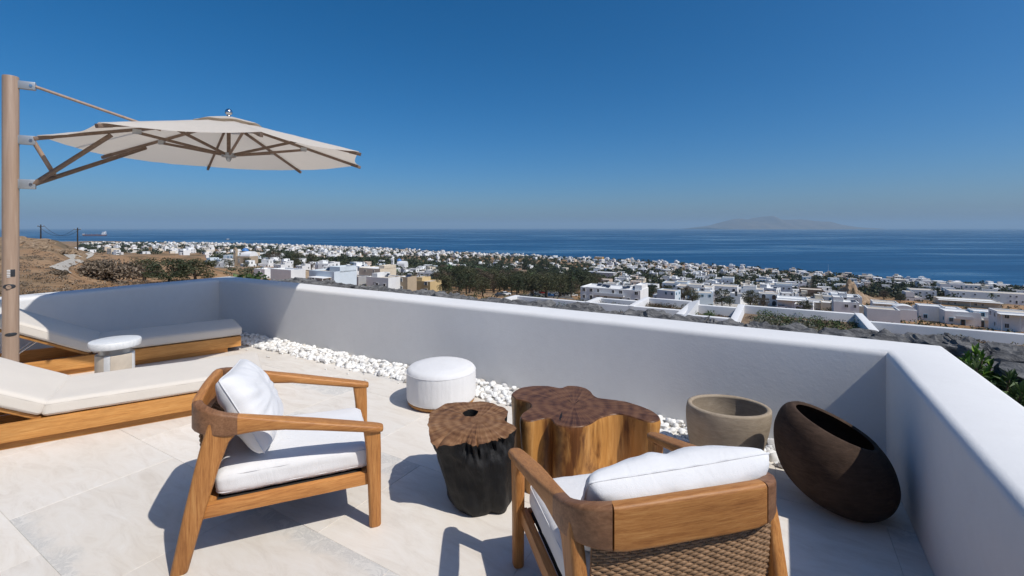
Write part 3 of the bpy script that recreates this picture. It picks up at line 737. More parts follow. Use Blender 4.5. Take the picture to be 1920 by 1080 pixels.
pot('egg_planter', 'large dark brown egg-shaped clay pot leaning in the parapet corner', (1.735, 2.575, 0), R(-30), egg, M['dark_clay'], 1.0, .88, R(22), .0, .0, thick=.03, seed=8.0, shear=.10)

# ------------------------------------------------------------------ cantilever parasol
UC = Vector((-3.26, 5.26, 0)); UR, UZ, UT = 1.54, 2.41, 2.80
PD = Vector((-4.717, 4.30, 0)); DH = .085; ud = (UC - PD); ud.z = 0; ulen = ud.length; ud.normalize()
t = thing('cantilever_parasol', 'off-white octagonal cantilever parasol on a wood-tone mast beside the loungers', 'parasol', PD)
def L(v): return v - PD
m = MB(); m.lathe([(.057,0),(.057,2.965),(.054,2.975)], 40); mast = m.build('mast', M['mast'], t, smooth=40)
m = MB(); m.lathe([(.20,0),(.20,.012),(.19,.016)], 40); m.build('base_plate', M['brushed'], t, smooth=40)
up = math.atan2(ud.y, ud.x)
for z, h, nm in ((2.905,.075,'bracket'), (2.385,.085,'bracket'), (1.965,.09,'bracket')):
    m = MB(); m.rbox(ud*(.057+.05) + Vector((0,0,z)), (.125,.045,h), .006, M=Matrix.Rotation(up,3,'Z')); br = m.build(nm, M['brushed'], t, smooth=40)
    m = MB(); pz = Vector((0,0,z)) + ud*.14; w = Vector((-ud.y, ud.x, 0)); m.tube(pz - w*.03, pz + w*.03, .012, n=12); m.build('bolt', M['steel'], br, smooth=40)
VA = [R(41 + 45*k) for k in range(8)]
def canz(f): return UT + (UZ-UT)*f          # height along a rib, 0 at the hub, 1 at the tip
def rimp(k, f, dz=0): return L(UC) + Vector((math.cos(VA[k])*UR*f, math.sin(VA[k])*UR*f, canz(f)+dz))
# canopy with sagging panels and a short valance at the edge
m = MB(); NSP = 10
rings = []
for i in range(13):
    f = .15 + .85*i/12; ring = []
    for k in range(8):
        A_, B_ = rimp(k, f), rimp((k+1) % 8, f)
        for s in range(NSP):
            q = s/NSP; sag = 4*q*(1-q)
            p = A_.lerp(B_, q); c = L(UC)
            inward = Vector((c.x-p.x, c.y-p.y, 0))*(.035*sag*f**3)
            ring.append(p + inward + Vector((0,0,-.028*sag*f*(1.0) + .004*noise.noise(Vector((q*9+k*3, f*9, 0))))))
    rings.append(ring)
m.loft(rings, caps=False); cap = m.build('canopy', M['canopy'], t, smooth=25)
m = MB(); rings = []
for f, dz in ((.22,.030),(.2,.034),(.1,.036),(.02,.036)):
    rings.append([L(UC) + Vector((math.cos(a)*UR*f, math.sin(a)*UR*f, canz(f)+dz-.012*(1-math.cos(4*(a-VA[0])*2))*.5)) for a in [VA[0]+2*math.pi*j/64 for j in range(64)]])
m.loft(rings); m.build('vent_cap', M['canopy'], cap, smooth=40)
for k in range(8):
    w = Vector((-math.sin(VA[k]), math.cos(VA[k]), 0))
    def bar(m, p, q, wd, ht):
        d = (q-p).normalized(); sx = d.cross(Vector((0,0,1))).normalized(); uz = sx.cross(d)
        m.loft([[c + sx*u + uz*v for u, v in rrect(wd, ht, .005, 2)] for c in (p, q)])
    m = MB(); bar(m, rimp(k, .04, -.03), rimp(k, .985, -.028), .022, .032); rb = m.build('rib', M['arm'], t, smooth=40)
    m = MB(); bar(m, rimp(k, .93, -.029), rimp(k, 1.012, -.029), .028, .036); m.build('rib_tip', M['arm'], rb, smooth=40)
    hb = L(UC) + Vector((math.cos(VA[k])*.06, math.sin(VA[k])*.06, 2.305+DH))
    m = MB(); bar(m, hb, rimp(k, .52, -.065), .02, .03); st = m.build('strut', M['arm'], t, smooth=40)
    m = MB(); d = Vector((math.cos(VA[k]), math.sin(VA[k]), 0)); m.rbox(rimp(k, .53, -.05), (.075,.034,.05), .008, M=Matrix.Rotation(VA[k],3,'Z')); m.build('rib_bracket', M['brushed'], rb, smooth=40)
m = MB(); m.lathe([(.01,2.225),(.022,2.24),(.03,2.262),(.03,2.272),(.07,2.276),(.075,2.29),(.075,2.318),(.06,2.325)], 32, L(UC) + Vector((0,0,DH))); m.build('hub', M['brushed'], t, smooth=40)
m = MB(); m.lathe([(.02,2.32),(.02,2.74)], 20, L(UC) + Vector((0,0,DH))); m.build('centre_post', M['arm'], t, smooth=40)
m = MB(); m.lathe([(.02,2.725),(.022,2.742),(.014,2.75),(.026,2.756),(.038,2.772),(.040,2.786),(.033,2.806),(.018,2.820),(.004,2.826)], 28, L(UC) + Vector((0,0,DH+.01))); m.build('finial', M['steel'], t, smooth=60)
low = ud*.15 + Vector((0,0,1.965)); hi = ud*.15 + Vector((0,0,2.385)); topb = ud*.15 + Vector((0,0,2.91))
kA, kH = 4, 3                                    # the two ribs on the mast side
for k in (kA, kH):
    m = MB(); e = rimp(k, .66, -.06); m.path([low, low.lerp(e, .5), e], .022, 14); m.build('lower_arm', M['arm'], t, smooth=60)
mid = low.lerp((rimp(kA,.66,-.06)+rimp(kH,.66,-.06))/2, .20)
m = MB(); m.path([hi, mid], .019, 12); m.build('brace', M['mast'], t, smooth=60)
m = MB(); m.tube(low.lerp(rimp(kA,.66,-.06), .2), low.lerp(rimp(kH,.66,-.06), .2), .012, n=10); m.build('spreader', M['arm'], t, smooth=60)
te = L(UC) - ud*.62 + Vector((0,0,2.60))
m = MB(); m.path([topb, te], .014, 12); m.build('tie_rod', M['mast'], t, smooth=60)
# plates on the mast facing the camera
vd = Vector((-PD.x, -PD.y, 0)).normalized()
def plate(name, z, w, h, oval, mat, yaw=0.0, parent=mast):
    m = MB(); a0 = math.atan2(vd.y, vd.x) + yaw; grid = []
    n = 12
    for i in range(n+1):
        u = -1+2*i/n; hh = h/2*(math.sqrt(max(0.0, 1-u*u)) if oval else 1)
        a = a0 + u*w/2/.057
        grid.append([(.0585*math.cos(a), .0585*math.sin(a), z-hh), (.0605*math.cos(a), .0605*math.sin(a), z-hh*.8), (.0605*math.cos(a), .0605*math.sin(a), z+hh*.8), (.0585*math.cos(a), .0585*math.sin(a), z+hh)])
    m.loft(grid, caps=False, closed=False); return m.build(name, mat, parent, smooth=40)
def zpix(py): return HC - (py-HOR)*4.25/F
plate('crank_cover', zpix(537.5), .090, .045, True, M['dark_plate'], -.17)
plate('badge', zpix(628), .085, .035, True, M['dark_plate'], .05)
plate('name_plate', zpix(512.5), .030, .068, False, M['dark_plate'], .24)
for i in range(5): plate('lettering', zpix(507 + i*3.1), .022, .0085, False, M['light_mark'], -.22)
m = MB(); cp = vd*.062 + Vector((0,0,zpix(538.5))); cp = Matrix.Rotation(-.2,3,'Z') @ cp; m.lathe([(.018,0),(.018,.004),(.010,.005),(.009,.001),(.001,.001)], 20)
o = m.build('crank_socket', M['mast'], mast, smooth=40); o.location = cp; o.rotation_euler = vd.to_track_quat('Z','Y').to_euler()

# ================================================================== LAND AND SEA
SEA = HC - 70.0
COAST = [(-9000, 3500), (-5200, 3350), (-3315, 3157), (-2128, 2420), (-1120, 1740), (-433, 1428), (55, 1176), (267, 952), (405, 789), (476, 638), (526, 571), (569, 508), (700, 330), (900, 60), (1200, -400), (1500, -1500)]
def coast_d(x, y):      # positive inland
    best = 1e18; sg = 1
    for (x0, y0), (x1, y1) in zip(COAST, COAST[1:]):
        dx, dy = x1-x0, y1-y0; L2 = dx*dx+dy*dy
        u = max(0, min(1, ((x-x0)*dx + (y-y0)*dy)/L2)); qx, qy = x-x0-u*dx, y-y0-u*dy; d = qx*qx+qy*qy
        if d < best: best = d; sg = 1 if (dx*qy - dy*qx) < 0 else -1
    return sg*math.sqrt(best)
def lerpk(tab, x):
    if x <= tab[0][0]: return tab[0][1]
    for (a, b), (c, d) in zip(tab, tab[1:]):
        if x <= c: return b + (d-b)*(x-a)/(c-a)
    return tab[-1][1]
S0 = [(0,.75),(8,.62),(20,.34),(35,.285),(60,.225),(100,.19),(130,.175),(200,.155),(300,.138),(400,.122),(600,.098),(763,.087),(990,.0707),(1400,.058),(2000,.05),(5000,.03)]
KA = [(-60,.50),(-40,.52),(-27,.60),(-11,.87),(8,1.0),(90,1.0)]
RIDGE = [(-80,2.2),(-50,1.5),(-47,1.9),(-45.1,2.3),(-43.7,4.4),(-42.7,5.3),(-40,6.9),(-36.3,8.9),(-33,12),(-28,17)]
def sstep(a, b, x):
    u = max(0, min(1, (x-a)/(b-a))); return u*u*(3-2*u)
def ground(x, y, detail=True):
    r = math.hypot(x, y); az = math.degrees(math.atan2(x, y))
    D = lerpk(S0, r)*r*lerpk(KA, az)
    if r < 60: D = max(D, 5.2)
    w = 1 - sstep(-34.5, -27, az)
    if w > 0 and r < 320:
        rd = lerpk(RIDGE, az)
        dh = lerpk([(0,2.1),(14,2.15),(30,2.7),(60,2.0+.55*rd+.6),(95,.5+rd),(120,rd)], r)
        if r > 120: dh = rd + (D-rd)*sstep(120, 300, r)
        D = D + (dh-D)*w
    if r > 250:
        cd = coast_d(x, y); D = max(D, 69.0 - .07*cd if cd < 400 else 0)
        if cd < 0: D = min(72.5, max(D, 70.5 - cd*.05))
    z = HC - D
    if detail:
        z += noise.noise(Vector((x*.02, y*.02, 0)))*min(1.2, r*.004) + noise.noise(Vector((x*.09, y*.09, 3)))*min(.35, r*.004)
        if az < -38 and 60 < r < 150:
            k = sstep(60, 100, r)*sstep(-41.0, -44.5, az)*(1-sstep(125,150,r))
            z += k*1.0*abs(noise.noise(Vector((x*.16, y*.16, 7)))) - k*.3
    return z
def march(px, py):
    dx, dz = (px-960)/F, -(py-HOR)/F
    t0, tt = 6.0, 6.0
    while tt < 9000:
        if HC + dz*tt <= ground(dx*tt, tt):
            for _ in range(24):
                mid = (t0+tt)/2
                if HC + dz*mid <= ground(dx*mid, mid): tt = mid
                else: t0 = mid
            return Vector((dx*tt, tt, ground(dx*tt, tt)))
        t0 = tt; tt *= 1.012
    return None
vs, fs = [], []; AZ = [-85 + i*.6 for i in range(int(185/.6)+1)]; RR = [3.0*1.0295**i for i in range(265)]
for r in RR:
    for a in AZ:
        x, y = r*math.sin(R(a)), r*math.cos(R(a)); vs.append((x, y, ground(x, y)))
n = len(AZ)
for i in range(len(RR)-1):
    for j in range(n-1): fs.append((i*n+j, i*n+j+1, (i+1)*n+j+1, (i+1)*n+j))
vs_land, fs_land = vs, fs
m = MB(); m.add(vs, fs); land = m.build('hillside', M['ground'], smooth=180)
land['kind'] = 'structure'; tag(land, 'dry brown hillside sloping down to the coast', 'hillside')
m = MB(); S_ = 59000.0; m.add([(-S_,-2000,SEA),(S_,-2000,SEA),(S_,S_,SEA),(-S_,S_,SEA)], [(0,1,2,3)]); sea = m.build('sea', M['sea']); sea['kind'] = 'structure'; tag(sea, 'calm deep blue sea', 'sea')
# far island
iv = [(1318,424),(1340,419),(1358,413),(1375,408),(1390,407),(1402,410),(1412,406),(1424,404.5),(1432,402.5),(1442,406),(1458,409),(1480,409.5),(1500,408.5),(1516,410),(1532,413),(1550,416),(1570,420),(1592,424)]
DI = 22000.0; rows = []
for k, (py_, f) in enumerate(((0, 0.0), (900, .45), (1900, .85), (2600, 1.0), (4200, .6), (6500, 0))):
    r_ = []
    for i in range(120):
        px = 1318 + (1592-1318)*i/119; y0 = lerpk(iv, px); h = (427.2-y0)*DI/F
        yy = DI + py_ - 2600; x = (px-960)/F*DI + 200*noise.noise(Vector((i*.2, k, 0)))
        hh = h*f*(1 + (.35*noise.noise(Vector((i*.13, k*.7, 2))) if 0 < f < 1 else .04*noise.noise(Vector((i*.5, 0, 1)))))
        r_.append((x, yy, SEA - 5 + max(0, hh)))
    rows.append(r_)
m = MB(); m.loft(rows, caps=False, closed=False); isl = m.build('island', M['island_rock'], smooth=60); isl['kind'] = 'structure'; tag(isl, 'hazy mountainous island on the horizon', 'island')
from mathutils.bvhtree import BVHTree
BV = BVHTree.FromPolygons([Vector(v) for v in vs_land], fs_land)
def march(px, py):
    d = Vector(((px-960)/F, 1.0, -(py-HOR)/F)).normalized()
    h = BV.ray_cast(Vector((0,0,HC)) + d*7.0, d); return h[0]
def mesh_z(x, y):
    h = BV.ray_cast(Vector((x, y, 300)), Vector((0,0,-1))); return h[0].z if h[0] is not None else ground(x, y)
def drape(name, pairs, mat, label, lift=.10, sub=14, cross=8):
    m = MB(); grid = []
    for (p0, q0), (p1, q1) in zip(pairs, pairs[1:]):
        for s in range(sub):
            f = s/sub; a = (p0[0]+(p1[0]-p0[0])*f, p0[1]+(p1[1]-p0[1])*f); b = (q0[0]+(q1[0]-q0[0])*f, q0[1]+(q1[1]-q0[1])*f)
            A, B = march(*a), march(*b)
            if A is None or B is None: continue
            row = []
            for c in range(cross+1):
                p = A.lerp(B, c/cross); row.append((p.x, p.y, mesh_z(p.x, p.y)+lift))
            grid.append(row)
    m.loft(grid, caps=False, closed=False); o = m.build(name, mat, smooth=60); o['kind'] = 'structure'; return tag(o, label, 'road')
drape('track', [((112,476.5),(178,474.5)), ((135,481),(174,481)), ((132,486),(160,488)), ((112,494),(146,494)), ((92,502),(130,502)), ((96,504),(128,508)), ((118,509),(136,515))], M['road'], 'pale concrete track winding over the brown slope')
drape('car_park', [((1000,545),(1075,546)), ((990,552),(1070,556)), ((930,558),(1080,563))], M['asphalt'], 'worn asphalt car park among the trees', sub=4)
drape('street', [((1330,566),(1400,566)), ((1300,572),(1420,573)), ((1280,580),(1430,580))], M['road'], 'pale paved street below the arched white houses', sub=4)

# ------------------------------------------------------------------ dry stone ledge of grey lava rock behind the parapet
rng = random.Random(21)
t = thing('rock_ledge', 'rough grey lava rock ledge behind the parapet', 'rock', C0, TA)
def stone(parent, a, b, z, sx, sy, sz, seed, mat=M['rock'], rz=0.0):
    m = MB(); vs = []
    q = Matrix.Rotation(rz, 3, 'Z')
    for v in IC3V:
        w = Vector([math.copysign(abs(c)**.5, c) for c in v])
        d = 1 + .25*noise.noise(v*1.6 + Vector((seed,0,0))) + .14*noise.noise(v*4 + Vector((0,seed,0)))
        rg_ = 1 - abs(noise.noise(Vector((w.x*sx, w.y*sy, w.z*sz))*9 + Vector((seed,0,seed))))*2
        p = q @ Vector((w.x*sx*d, w.y*sy*d, w.z*sz*(1+.30*noise.noise(v*2.5+Vector((0,0,seed))))))
        p += v*(rg_*.045 + .03*noise.noise(Vector((p.x*9, p.y*26, p.z*20)) + Vector((seed,0,0))) + .012*noise.noise(p*50))
        vs.append((a+p.x, b+p.y, z+p.z))
    m.add(vs, IC3F); o = m.build('stone', mat, parent, smooth=22); return o
core = MB()
core.box((AL/2-.2, 1.05, -2.1), (-AL+1.0, .9, 4.8)); 
core.box((3.6, .2, -2.15), (4.6, 2.0, 4.8)); core.build('ledge_core', M['rock'], t)
a = AL - .6
while a < 1.0:
    w = rng.uniform(.16, .36)
    for b in (.66, 1.0, 1.34):
        if a > .2 and b < 1.1: continue
        stone(t, a + w/2 + rng.uniform(-.08,.08), b + rng.uniform(-.08,.08), .445 + rng.uniform(-.03,.03), w*.60, rng.uniform(.15,.21), .13, rng.uniform(0,99), rz=rng.uniform(-.25,.25))
    a += w
a = .80
while a < 5.6:
    w = rng.uniform(.35, .75)
    for b in (-.75, -.2, .35, .85, 1.3):
        stone(t, a + w/2 + rng.uniform(-.1,.1) + (.0 if b > -.5 else .15), b + rng.uniform(-.1,.1), (.42 if b < .5 else .34) + rng.uniform(-.06,.05), w*.66, rng.uniform(.24,.34), .18, rng.uniform(0,99), rz=rng.uniform(-.4,.4))
    a += w

# ------------------------------------------------------------------ planted roofs just below
ZT = HC - 5.5; KS = 5.5/2.8
def ra(a): return KS*a + .573
def rb_(b): return KS*b + 3.668
def shrubs(mb, a0, a1, b0, b1, z, n, size, rng, hmin=.12, hmax=.4, leaf=.11, asp=.5):
    for _ in range(n):
        c = (rng.uniform(a0, a1), rng.uniform(b0, b1)); s = rng.uniform(.5, 1)*size; h = rng.uniform(hmin, hmax)
        mb.leaves((c[0], c[1], z + h*.5), (s, s, h), int(55*s/size) + 15, leaf, rng, surf=.6, up=.4, asp=asp)
def roof(label, a0, a1, b0, b1, sides, shr, soil='soil', drop=.55, zt=ZT):
    t = thing('planted_roof', label, 'planted roof', C0, TA); h = .42
    m = MB(); m.box(((a0+a1)/2, (b0+b1)/2, zt-drop-2.0), (a1-a0-.002, b1-b0-.002, 4.0)); m.build('soil', M[soil], t)
    for sd in sides:
        m = MB(); zc = zt - 3.0
        if sd == 'back': m.rbox(((a0+a1)/2, b1+h/2, zc), (a1-a0, h, 6.0), .03)
        if sd == 'front': m.rbox(((a0+a1)/2, b0-h/2, zc), (a1-a0, h, 6.0), .03)
        if sd == 'west': m.rbox((a0-h/2, (b0+b1)/2, zc), (h, b1-b0+2*h, 6.06), .03)
        if sd == 'east': m.rbox((a1+h/2, (b0+b1)/2, zc), (h, b1-b0+2*h, 6.06), .03)
        m.build('roof_wall', M['plaster'], t, smooth=40)
    for (mat, n, size, hmin, hmax, fr) in shr:
        m = MB(); shrubs(m, a0+fr[0]*(a1-a0), a0+fr[1]*(a1-a0), b0+fr[2]*(b1-b0), b0+fr[3]*(b1-b0), zt-drop, n, size, rng, hmin, hmax)
        m.build('ground_cover', M[mat], t, kind='stuff')
    return t
roof('long planted roof strip with green cushions of plants behind the ledge', ra(-9.85), ra(-3.3)-.42, rb_(10.0), rb_(12.4), ('back','west'), [('leaf_green', 26, .55, .15, .42, (.3,1,.25,.8)), ('leaf_dry', 60, .4, .05, .18, (0,1,0,1)), ('leaf_olive', 30, .4, .08, .25, (.2,1,0,1))])
roof('small planted roof with a row of low bushes in front of the white hotel', ra(-6.83)+.21, ra(-5.08)-.42, rb_(12.4)+.42, rb_(13.6), ('back','west'), [('leaf_olive', 26, .32, .15, .4, (0,1,.1,.7)), ('leaf_dry', 20, .3, .05, .15, (0,1,0,1))])
roof('square planted roof with dry brush before the low white hotel terrace', ra(-5.08), ra(-3.3)-.42, rb_(12.4)+.42, rb_(14.6), ('back','west'), [('leaf_dry', 60, .4, .08, .25, (0,1,0,1)), ('leaf_olive', 26, .35, .1, .3, (0,1,0,1))])
roof('planted roof with reddish soil between two white cross walls', ra(-3.3), ra(-1.7)-.42, rb_(11.9), rb_(13.9), ('back','front','west'), [('leaf_green', 16, .4, .1, .3, (0,.5,.5,1)), ('leaf_dry', 40, .3, .05, .15, (0,1,0,1))], drop=.62)
roof('wide planted roof covered with silvery and green shrubs', ra(-1.7), ra(1.5), rb_(9.0), rb_(14.6), ('back','west','east'), [('leaf_grey', 130, .42, .12, .32, (.12,.62,.1,.85)), ('leaf_green', 80, .42, .15, .4, (.1,1,.3,1)), ('leaf_olive', 130, .42, .1, .3, (.2,1,0,.9)), ('leaf_dry', 60, .3, .05, .15, (0,1,0,1))])
roof('planted roof with green mats of plants beside the thick cross wall', ra(1.5)+.42, ra(8.0), rb_(7.2), rb_(13.3), ('back',), [('leaf_green', 100, .55, .15, .4, (.02,1,.25,.8)), ('leaf_dry', 90, .4, .05, .18, (0,1,0,1)), ('leaf_olive', 110, .4, .1, .25, (0,1,.1,1))])
# sloping white gable wall between two roofs
t = thing('sloped_wall', 'white wedge-shaped wall rising between the planted roofs', 'wall', C0, TA)
m = MB(); a_, b0_, b1_ = ra(-3.3), rb_(11.3), rb_(14.2)
m.loft([[(a_-.42, b0_, -9), (a_+.30, b0_, -9), (a_+.30, b0_, ZT-.0), (a_-.42, b0_, ZT-.25)], [(a_-.42, b1_, -9), (a_+.30, b1_, -9), (a_+.30, b1_, ZT+.32), (a_-.42, b1_, ZT+.05)]]); m.build('wedge', M['plaster'], t, smooth=30)

# ------------------------------------------------------------------ plants close to the parapet
def rosette_plant(label, cat, loc, mat, n, spread, h, leafL, seed, wleaf=.28):
    rg = random.Random(seed); t = thing('leafy_shrub', label, cat, loc); fm = MB(); st = MB()
    for i in range(n):
        a = rg.uniform(0, 6.28); r = spread*math.sqrt(rg.random()); top_ = Vector((r*math.cos(a), r*math.sin(a), h*rg.uniform(.55, 1.0)*(1-.35*r/spread)))
        st.path([(top_.x*.25, top_.y*.25, 0), (top_.x*.7, top_.y*.7, top_.z*.5), top_], [.012,.009,.005], 6)
        for k in range(13):
            az = k*2.4 + rg.uniform(-.3,.3); el = R(80 - k*6.2 + rg.uniform(-8,8)); L_ = leafL*rg.uniform(.75,1.15)
            d = Vector((math.cos(az)*math.cos(el), math.sin(az)*math.cos(el), math.sin(el))); s = d.cross(Vector((0,0,1))).normalized()*L_*wleaf*.5; up_ = s.cross(d).normalized()
            b_ = top_ - Vector((0,0,.006*k)); m1 = b_+d*L_*.6
            fm.add([b_, m1+s+up_*.004, b_+d*L_-up_*L_*.12, m1-s+up_*.004, m1-up_*.006], [(0,4,1),(4,2,1),(0,3,4),(4,3,2)])
    fm.build('foliage', mat, t, kind='stuff'); st.build('stems', M['bark'], t, smooth=60); return t
rosette_plant('glossy green leafy shrub in the gap at the outer parapet corner', 'shrub', T(.56, .66, .22), M['leaf_bright'], 22, .20, .52, .085, 1)
rosette_plant('glossy dark green shrub between the parapet and the lava rock', 'shrub', T(.56, .26, .22), M['leaf_green'], 22, .20, .50, .085, 2)
rosette_plant('low green shrub in the shade of the lava rock', 'shrub', T(.60, .02, .16), M['leaf_green'], 18, .18, .48, .08, 4)
rosette_plant('yellow-green leafy shrub against the outer side of the parapet', 'shrub', T(.60, -.30, .12), M['leaf_bright'], 26, .20, .46, .075, 3)
def bushy(name, label, cat, loc, mat, rad, n, leaf, seed, clumps=10, group=None):
    rg = random.Random(seed); t = thing(name, label, cat, loc, 0, group); m = MB()
    for i in range(clumps):
        a = rg.uniform(0,6.28); q = math.sqrt(rg.random())*.75
        m.leaves((rad[0]*q*math.cos(a), rad[1]*q*math.sin(a), rad[2]*rg.uniform(.4,1.1)), (rad[0]*.42, rad[1]*.42, rad[2]*.5), n//clumps, leaf, rg, up=.3)
    m.build('foliage', mat, t, kind='stuff')
    s = MB()
    for i in range(7):
        a = rg.uniform(0,6.28); s.path([(0,0,-.1), (rad[0]*.3*math.cos(a), rad[1]*.3*math.sin(a), rad[2]*.5), (rad[0]*.6*math.cos(a), rad[1]*.6*math.sin(a), rad[2])], [rad[2]*.05, rad[2]*.035, .01], 6)
    s.build('stems', M['bark'], t, smooth=60); return t
bushy('leafy_shrub', 'grey-green leafy shrub poking up behind the parapet corner', 'shrub', T(AL-.5, .75, .42), M['leaf_green'], (.30,.25,.26), 700, .075, 5)
bushy('ground_plant', 'low green plants behind the sunlit left end of the parapet', 'shrub', T(AL-1.2, -2.0, -.45), M['leaf_green'], (1.0,1.3,.55), 1500, .13, 6, 14)

# ------------------------------------------------------------------ dry hillside: trees, bushes, boulders, poles
def tree_meshes(kind, seed):
    rg = random.Random(seed); tr = MB(); cr = MB()
    if kind == 'pine':     # tiered araucaria, unit height 10 m
        tr.path([(0,0,-.5),(0.05,0,5),(0,0,10)], [.22,.14,.03], 7)
        for k in range(15):
            z = 1.6 + k*.57; rr_ = (10-z)*.27+.15
            for j in range(6):
                a = j*math.pi/3 + k*.5 + rg.uniform(-.15,.15)
                for q in (.35,.65,.95): cr.leaves((rr_*q*math.cos(a), rr_*q*math.sin(a), z+.12*q), (.32,.32,.13), 9, .34, rg)
    elif kind == 'palm':
        tr.path([(0,0,-.5),(.1,0,3),(0,.1,6.2)], [.26,.2,.2], 8)
        for k in range(26):
            a = k*2.4; el = rg.uniform(-.5,1.1); pr = Vector((0,.1,6.2))
            d = Vector((math.cos(a)*math.cos(el), math.sin(a)*math.cos(el), math.sin(el))); s = d.cross(Vector((0,0,1))).normalized()
            for q in range(5):
                nx = pr + d*.55; cr.add([pr-s*.22, pr+s*.22, nx+s*.20, nx-s*.20], [(0,1,2,3)]); pr = nx; d = (d + Vector((0,0,-.22))).normalized()
    else:
        H_ = 8.0; w = 4.2 if kind == 'broad' else 3.3
        if kind == 'broad': tr.path([(0,0,-.8),(.15,.1,1.5),(.1,.25,3.4)], [.38,.3,.24], 8)
        else: tr.path([(0,0,-.8),(.1,0,2.4),(.0,.2,5.2)], [.32,.25,.18], 8)
        for i in range(34):
            a = rg.uniform(0,6.28); q = math.sqrt(rg.random()); z0 = rg.uniform(0,1)
            zz = 2.4 + (H_-2.9)*z0; lim = w*math.sqrt(max(.08, 1-((z0-.38)/.66)**2)); s = rg.uniform(.75,1.35)
            c = (lim*q*.85*math.cos(a), lim*q*.85*math.sin(a), zz)
            cr.leaves(c, (s*1.15, s*1.15, s*.8), int(95*s), .36, rg, surf=.55, up=.2)
            if i % 3 == 0: tr.path([(.1,.2,2.6), (c[0]*.5, c[1]*.5, (2.8+c[2])*.5), c], [.16,.1,.04], 5)
    mat = {'broad':'leaf_olive','tall':'leaf_dark','pine':'leaf_dark','palm':'leaf_green'}[kind]
    return tr, cr, mat
TREEP = {}
def tree(kind, var, label, group, loc, h, seed=None, rz=0.0, mat=None, wide=1.0):
    key = (kind, var, mat)
    if key not in TREEP:
        tr, cr, mt = tree_meshes(kind, var*17+3)
        TREEP[key] = (tr.mesh('trunk', M['bark'], 60), cr.mesh('crown', M[mat or mt]))
    a, b = TREEP[key]; t = thing({'pine':'pine_tree','palm':'palm_tree'}.get(kind,'broadleaf_tree'), label, 'tree', loc, rz, group)
    s = h/{'pine':10.0,'palm':7.0}.get(kind, 8.4); t.scale = (s*wide, s*wide, s)
    link('trunk', a, t); link('crown', b, t, 'stuff'); return t
rng = random.Random(8)
def at(px, py): return march(px, py)
for i, (px, py, hpx, wd, mt, lab) in enumerate([(268,526,45,1.5,'leaf_olive','wide dark olive tree on the dry slope, nearest the grey brush'), (318,530,50,1.6,'leaf_dark','wide dark tree in the middle of the clump behind the parapet corner'), (368,524,42,1.5,'leaf_olive','rounded olive tree at the church side of the clump on the slope')]):
    p = at(px, py); h = hpx*p.y/F
    tree('broad', 20+i, lab, 'trees on the dry slope', p - Vector((0,0,h*.22)), h*1.2, rz=i*1.3, mat=mt, wide=wd)
p = at(212, 528); bushy('dry_bush', 'grey leafless brush beside the dark trees on the slope', 'bush', p, M['leaf_dry'], (2.2*p.y/30,1.6*p.y/30,.95*p.y/30), 4000, .006*p.y, 41, 16)
p = at(186, 503); bushy('dry_bush', 'brown bush on the slope just beyond the pale track', 'bush', p, M['leaf_brown'], (20*p.y/F,16*p.y/F,9*p.y/F), 4000, .0045*p.y, 42, 14)
p = at(108, 516); bushy('dry_bush', 'small dry bush below the bend of the pale track', 'bush', p, M['leaf_dry'], (16*p.y/F,12*p.y/F,6*p.y/F), 2500, .004*p.y, 43, 9)
sm = MB(); rg = random.Random(5)
for i in range(300):
    px = rg.uniform(0, 330); p = at(px, rg.uniform(462 + max(0, px-140)*.16, 556))
    if p is None or p.y > 160: continue
    s = rg.uniform(.18,.5); sm.leaves((p.x,p.y,p.z+s*.2), (s,s,s*.4), 40, .06+.0012*p.y, rg, up=.3)
o = sm.build('scrub', M['leaf_dry'], kind='stuff'); tag(o, 'low dry scrub scattered over the brown slope', 'scrub')
rockm = []
for k in range(5):
    m = MB(); sd = k*13.7
    m.add([Vector([math.copysign(abs(c)**.7, c) for c in v])*(1+.45*noise.noise(v*1.3+Vector((sd,0,0)))+.18*noise.noise(v*3.5+Vector((0,sd,0)))) for v in IC2V], IC2F); rockm.append(m.mesh('boulder', M['tan_rock'], 30))
for i in range(44):
    px = rg.uniform(20, 150); top_ = lerpk([(0,444),(40,446),(100,450),(142,472),(200,484)], px); p = at(px, top_ + rg.uniform(1.5, 20))
    if p is None: continue
    o = link('boulder', rockm[i % 5]); s = rg.uniform(.25,.95)*p.y/85; o.location = p; o.scale = (s*1.3, s, s*.62); o.rotation_euler = (0,0,rg.uniform(0,6))
    tag(o, 'tan weathered boulder of the outcrop above the pale track', 'boulder', 'boulders of the outcrop')
def utility_pole(label, px, top_py, base_py):
    p = at(px, base_py); h = (base_py-top_py)*p.y/F
    t = thing('utility_pole', label, 'utility pole', p, R(35), 'utility poles'); m = MB(); m.path([(0,0,-.5),(0,0,h)], [.12,.08], 8); m.build('post', M['pole_wood'], t, smooth=60)
    m = MB(); m.box((0,0,h-.35), (.9,.07,.08)); m.build('cross_arm', M['pole_wood'], t)
    for x in (-.38,0,.38):
        m = MB(); m.lathe([(.05,0),(.06,.08),(.03,.16)], 8, (x,0,h-.29)); m.build('insulator', M['w_grey'], t, smooth=60)
    return p + Vector((0,0,h-.15))
A_ = utility_pole('tall dark utility pole on the crest of the rocky outcrop', 76.5, 421, 449)
B_ = utility_pole('dark utility pole rising where the pale track tops the slope', 145.5, 427, 476)
m = MB()
for k in (-.38, .38):
    o_ = Vector((k*math.cos(R(35)), k*math.sin(R(35)), 0))
    m.path([(A_+o_).lerp(B_+o_, i/14) + Vector((0,0,-1.6*4*(i/14)*(1-i/14))) for i in range(15)], .025, 5)
o = m.build('power_cable', M['pole_wood'], smooth=60); tag(o, 'pair of sagging power cables between the two utility poles', 'cable')

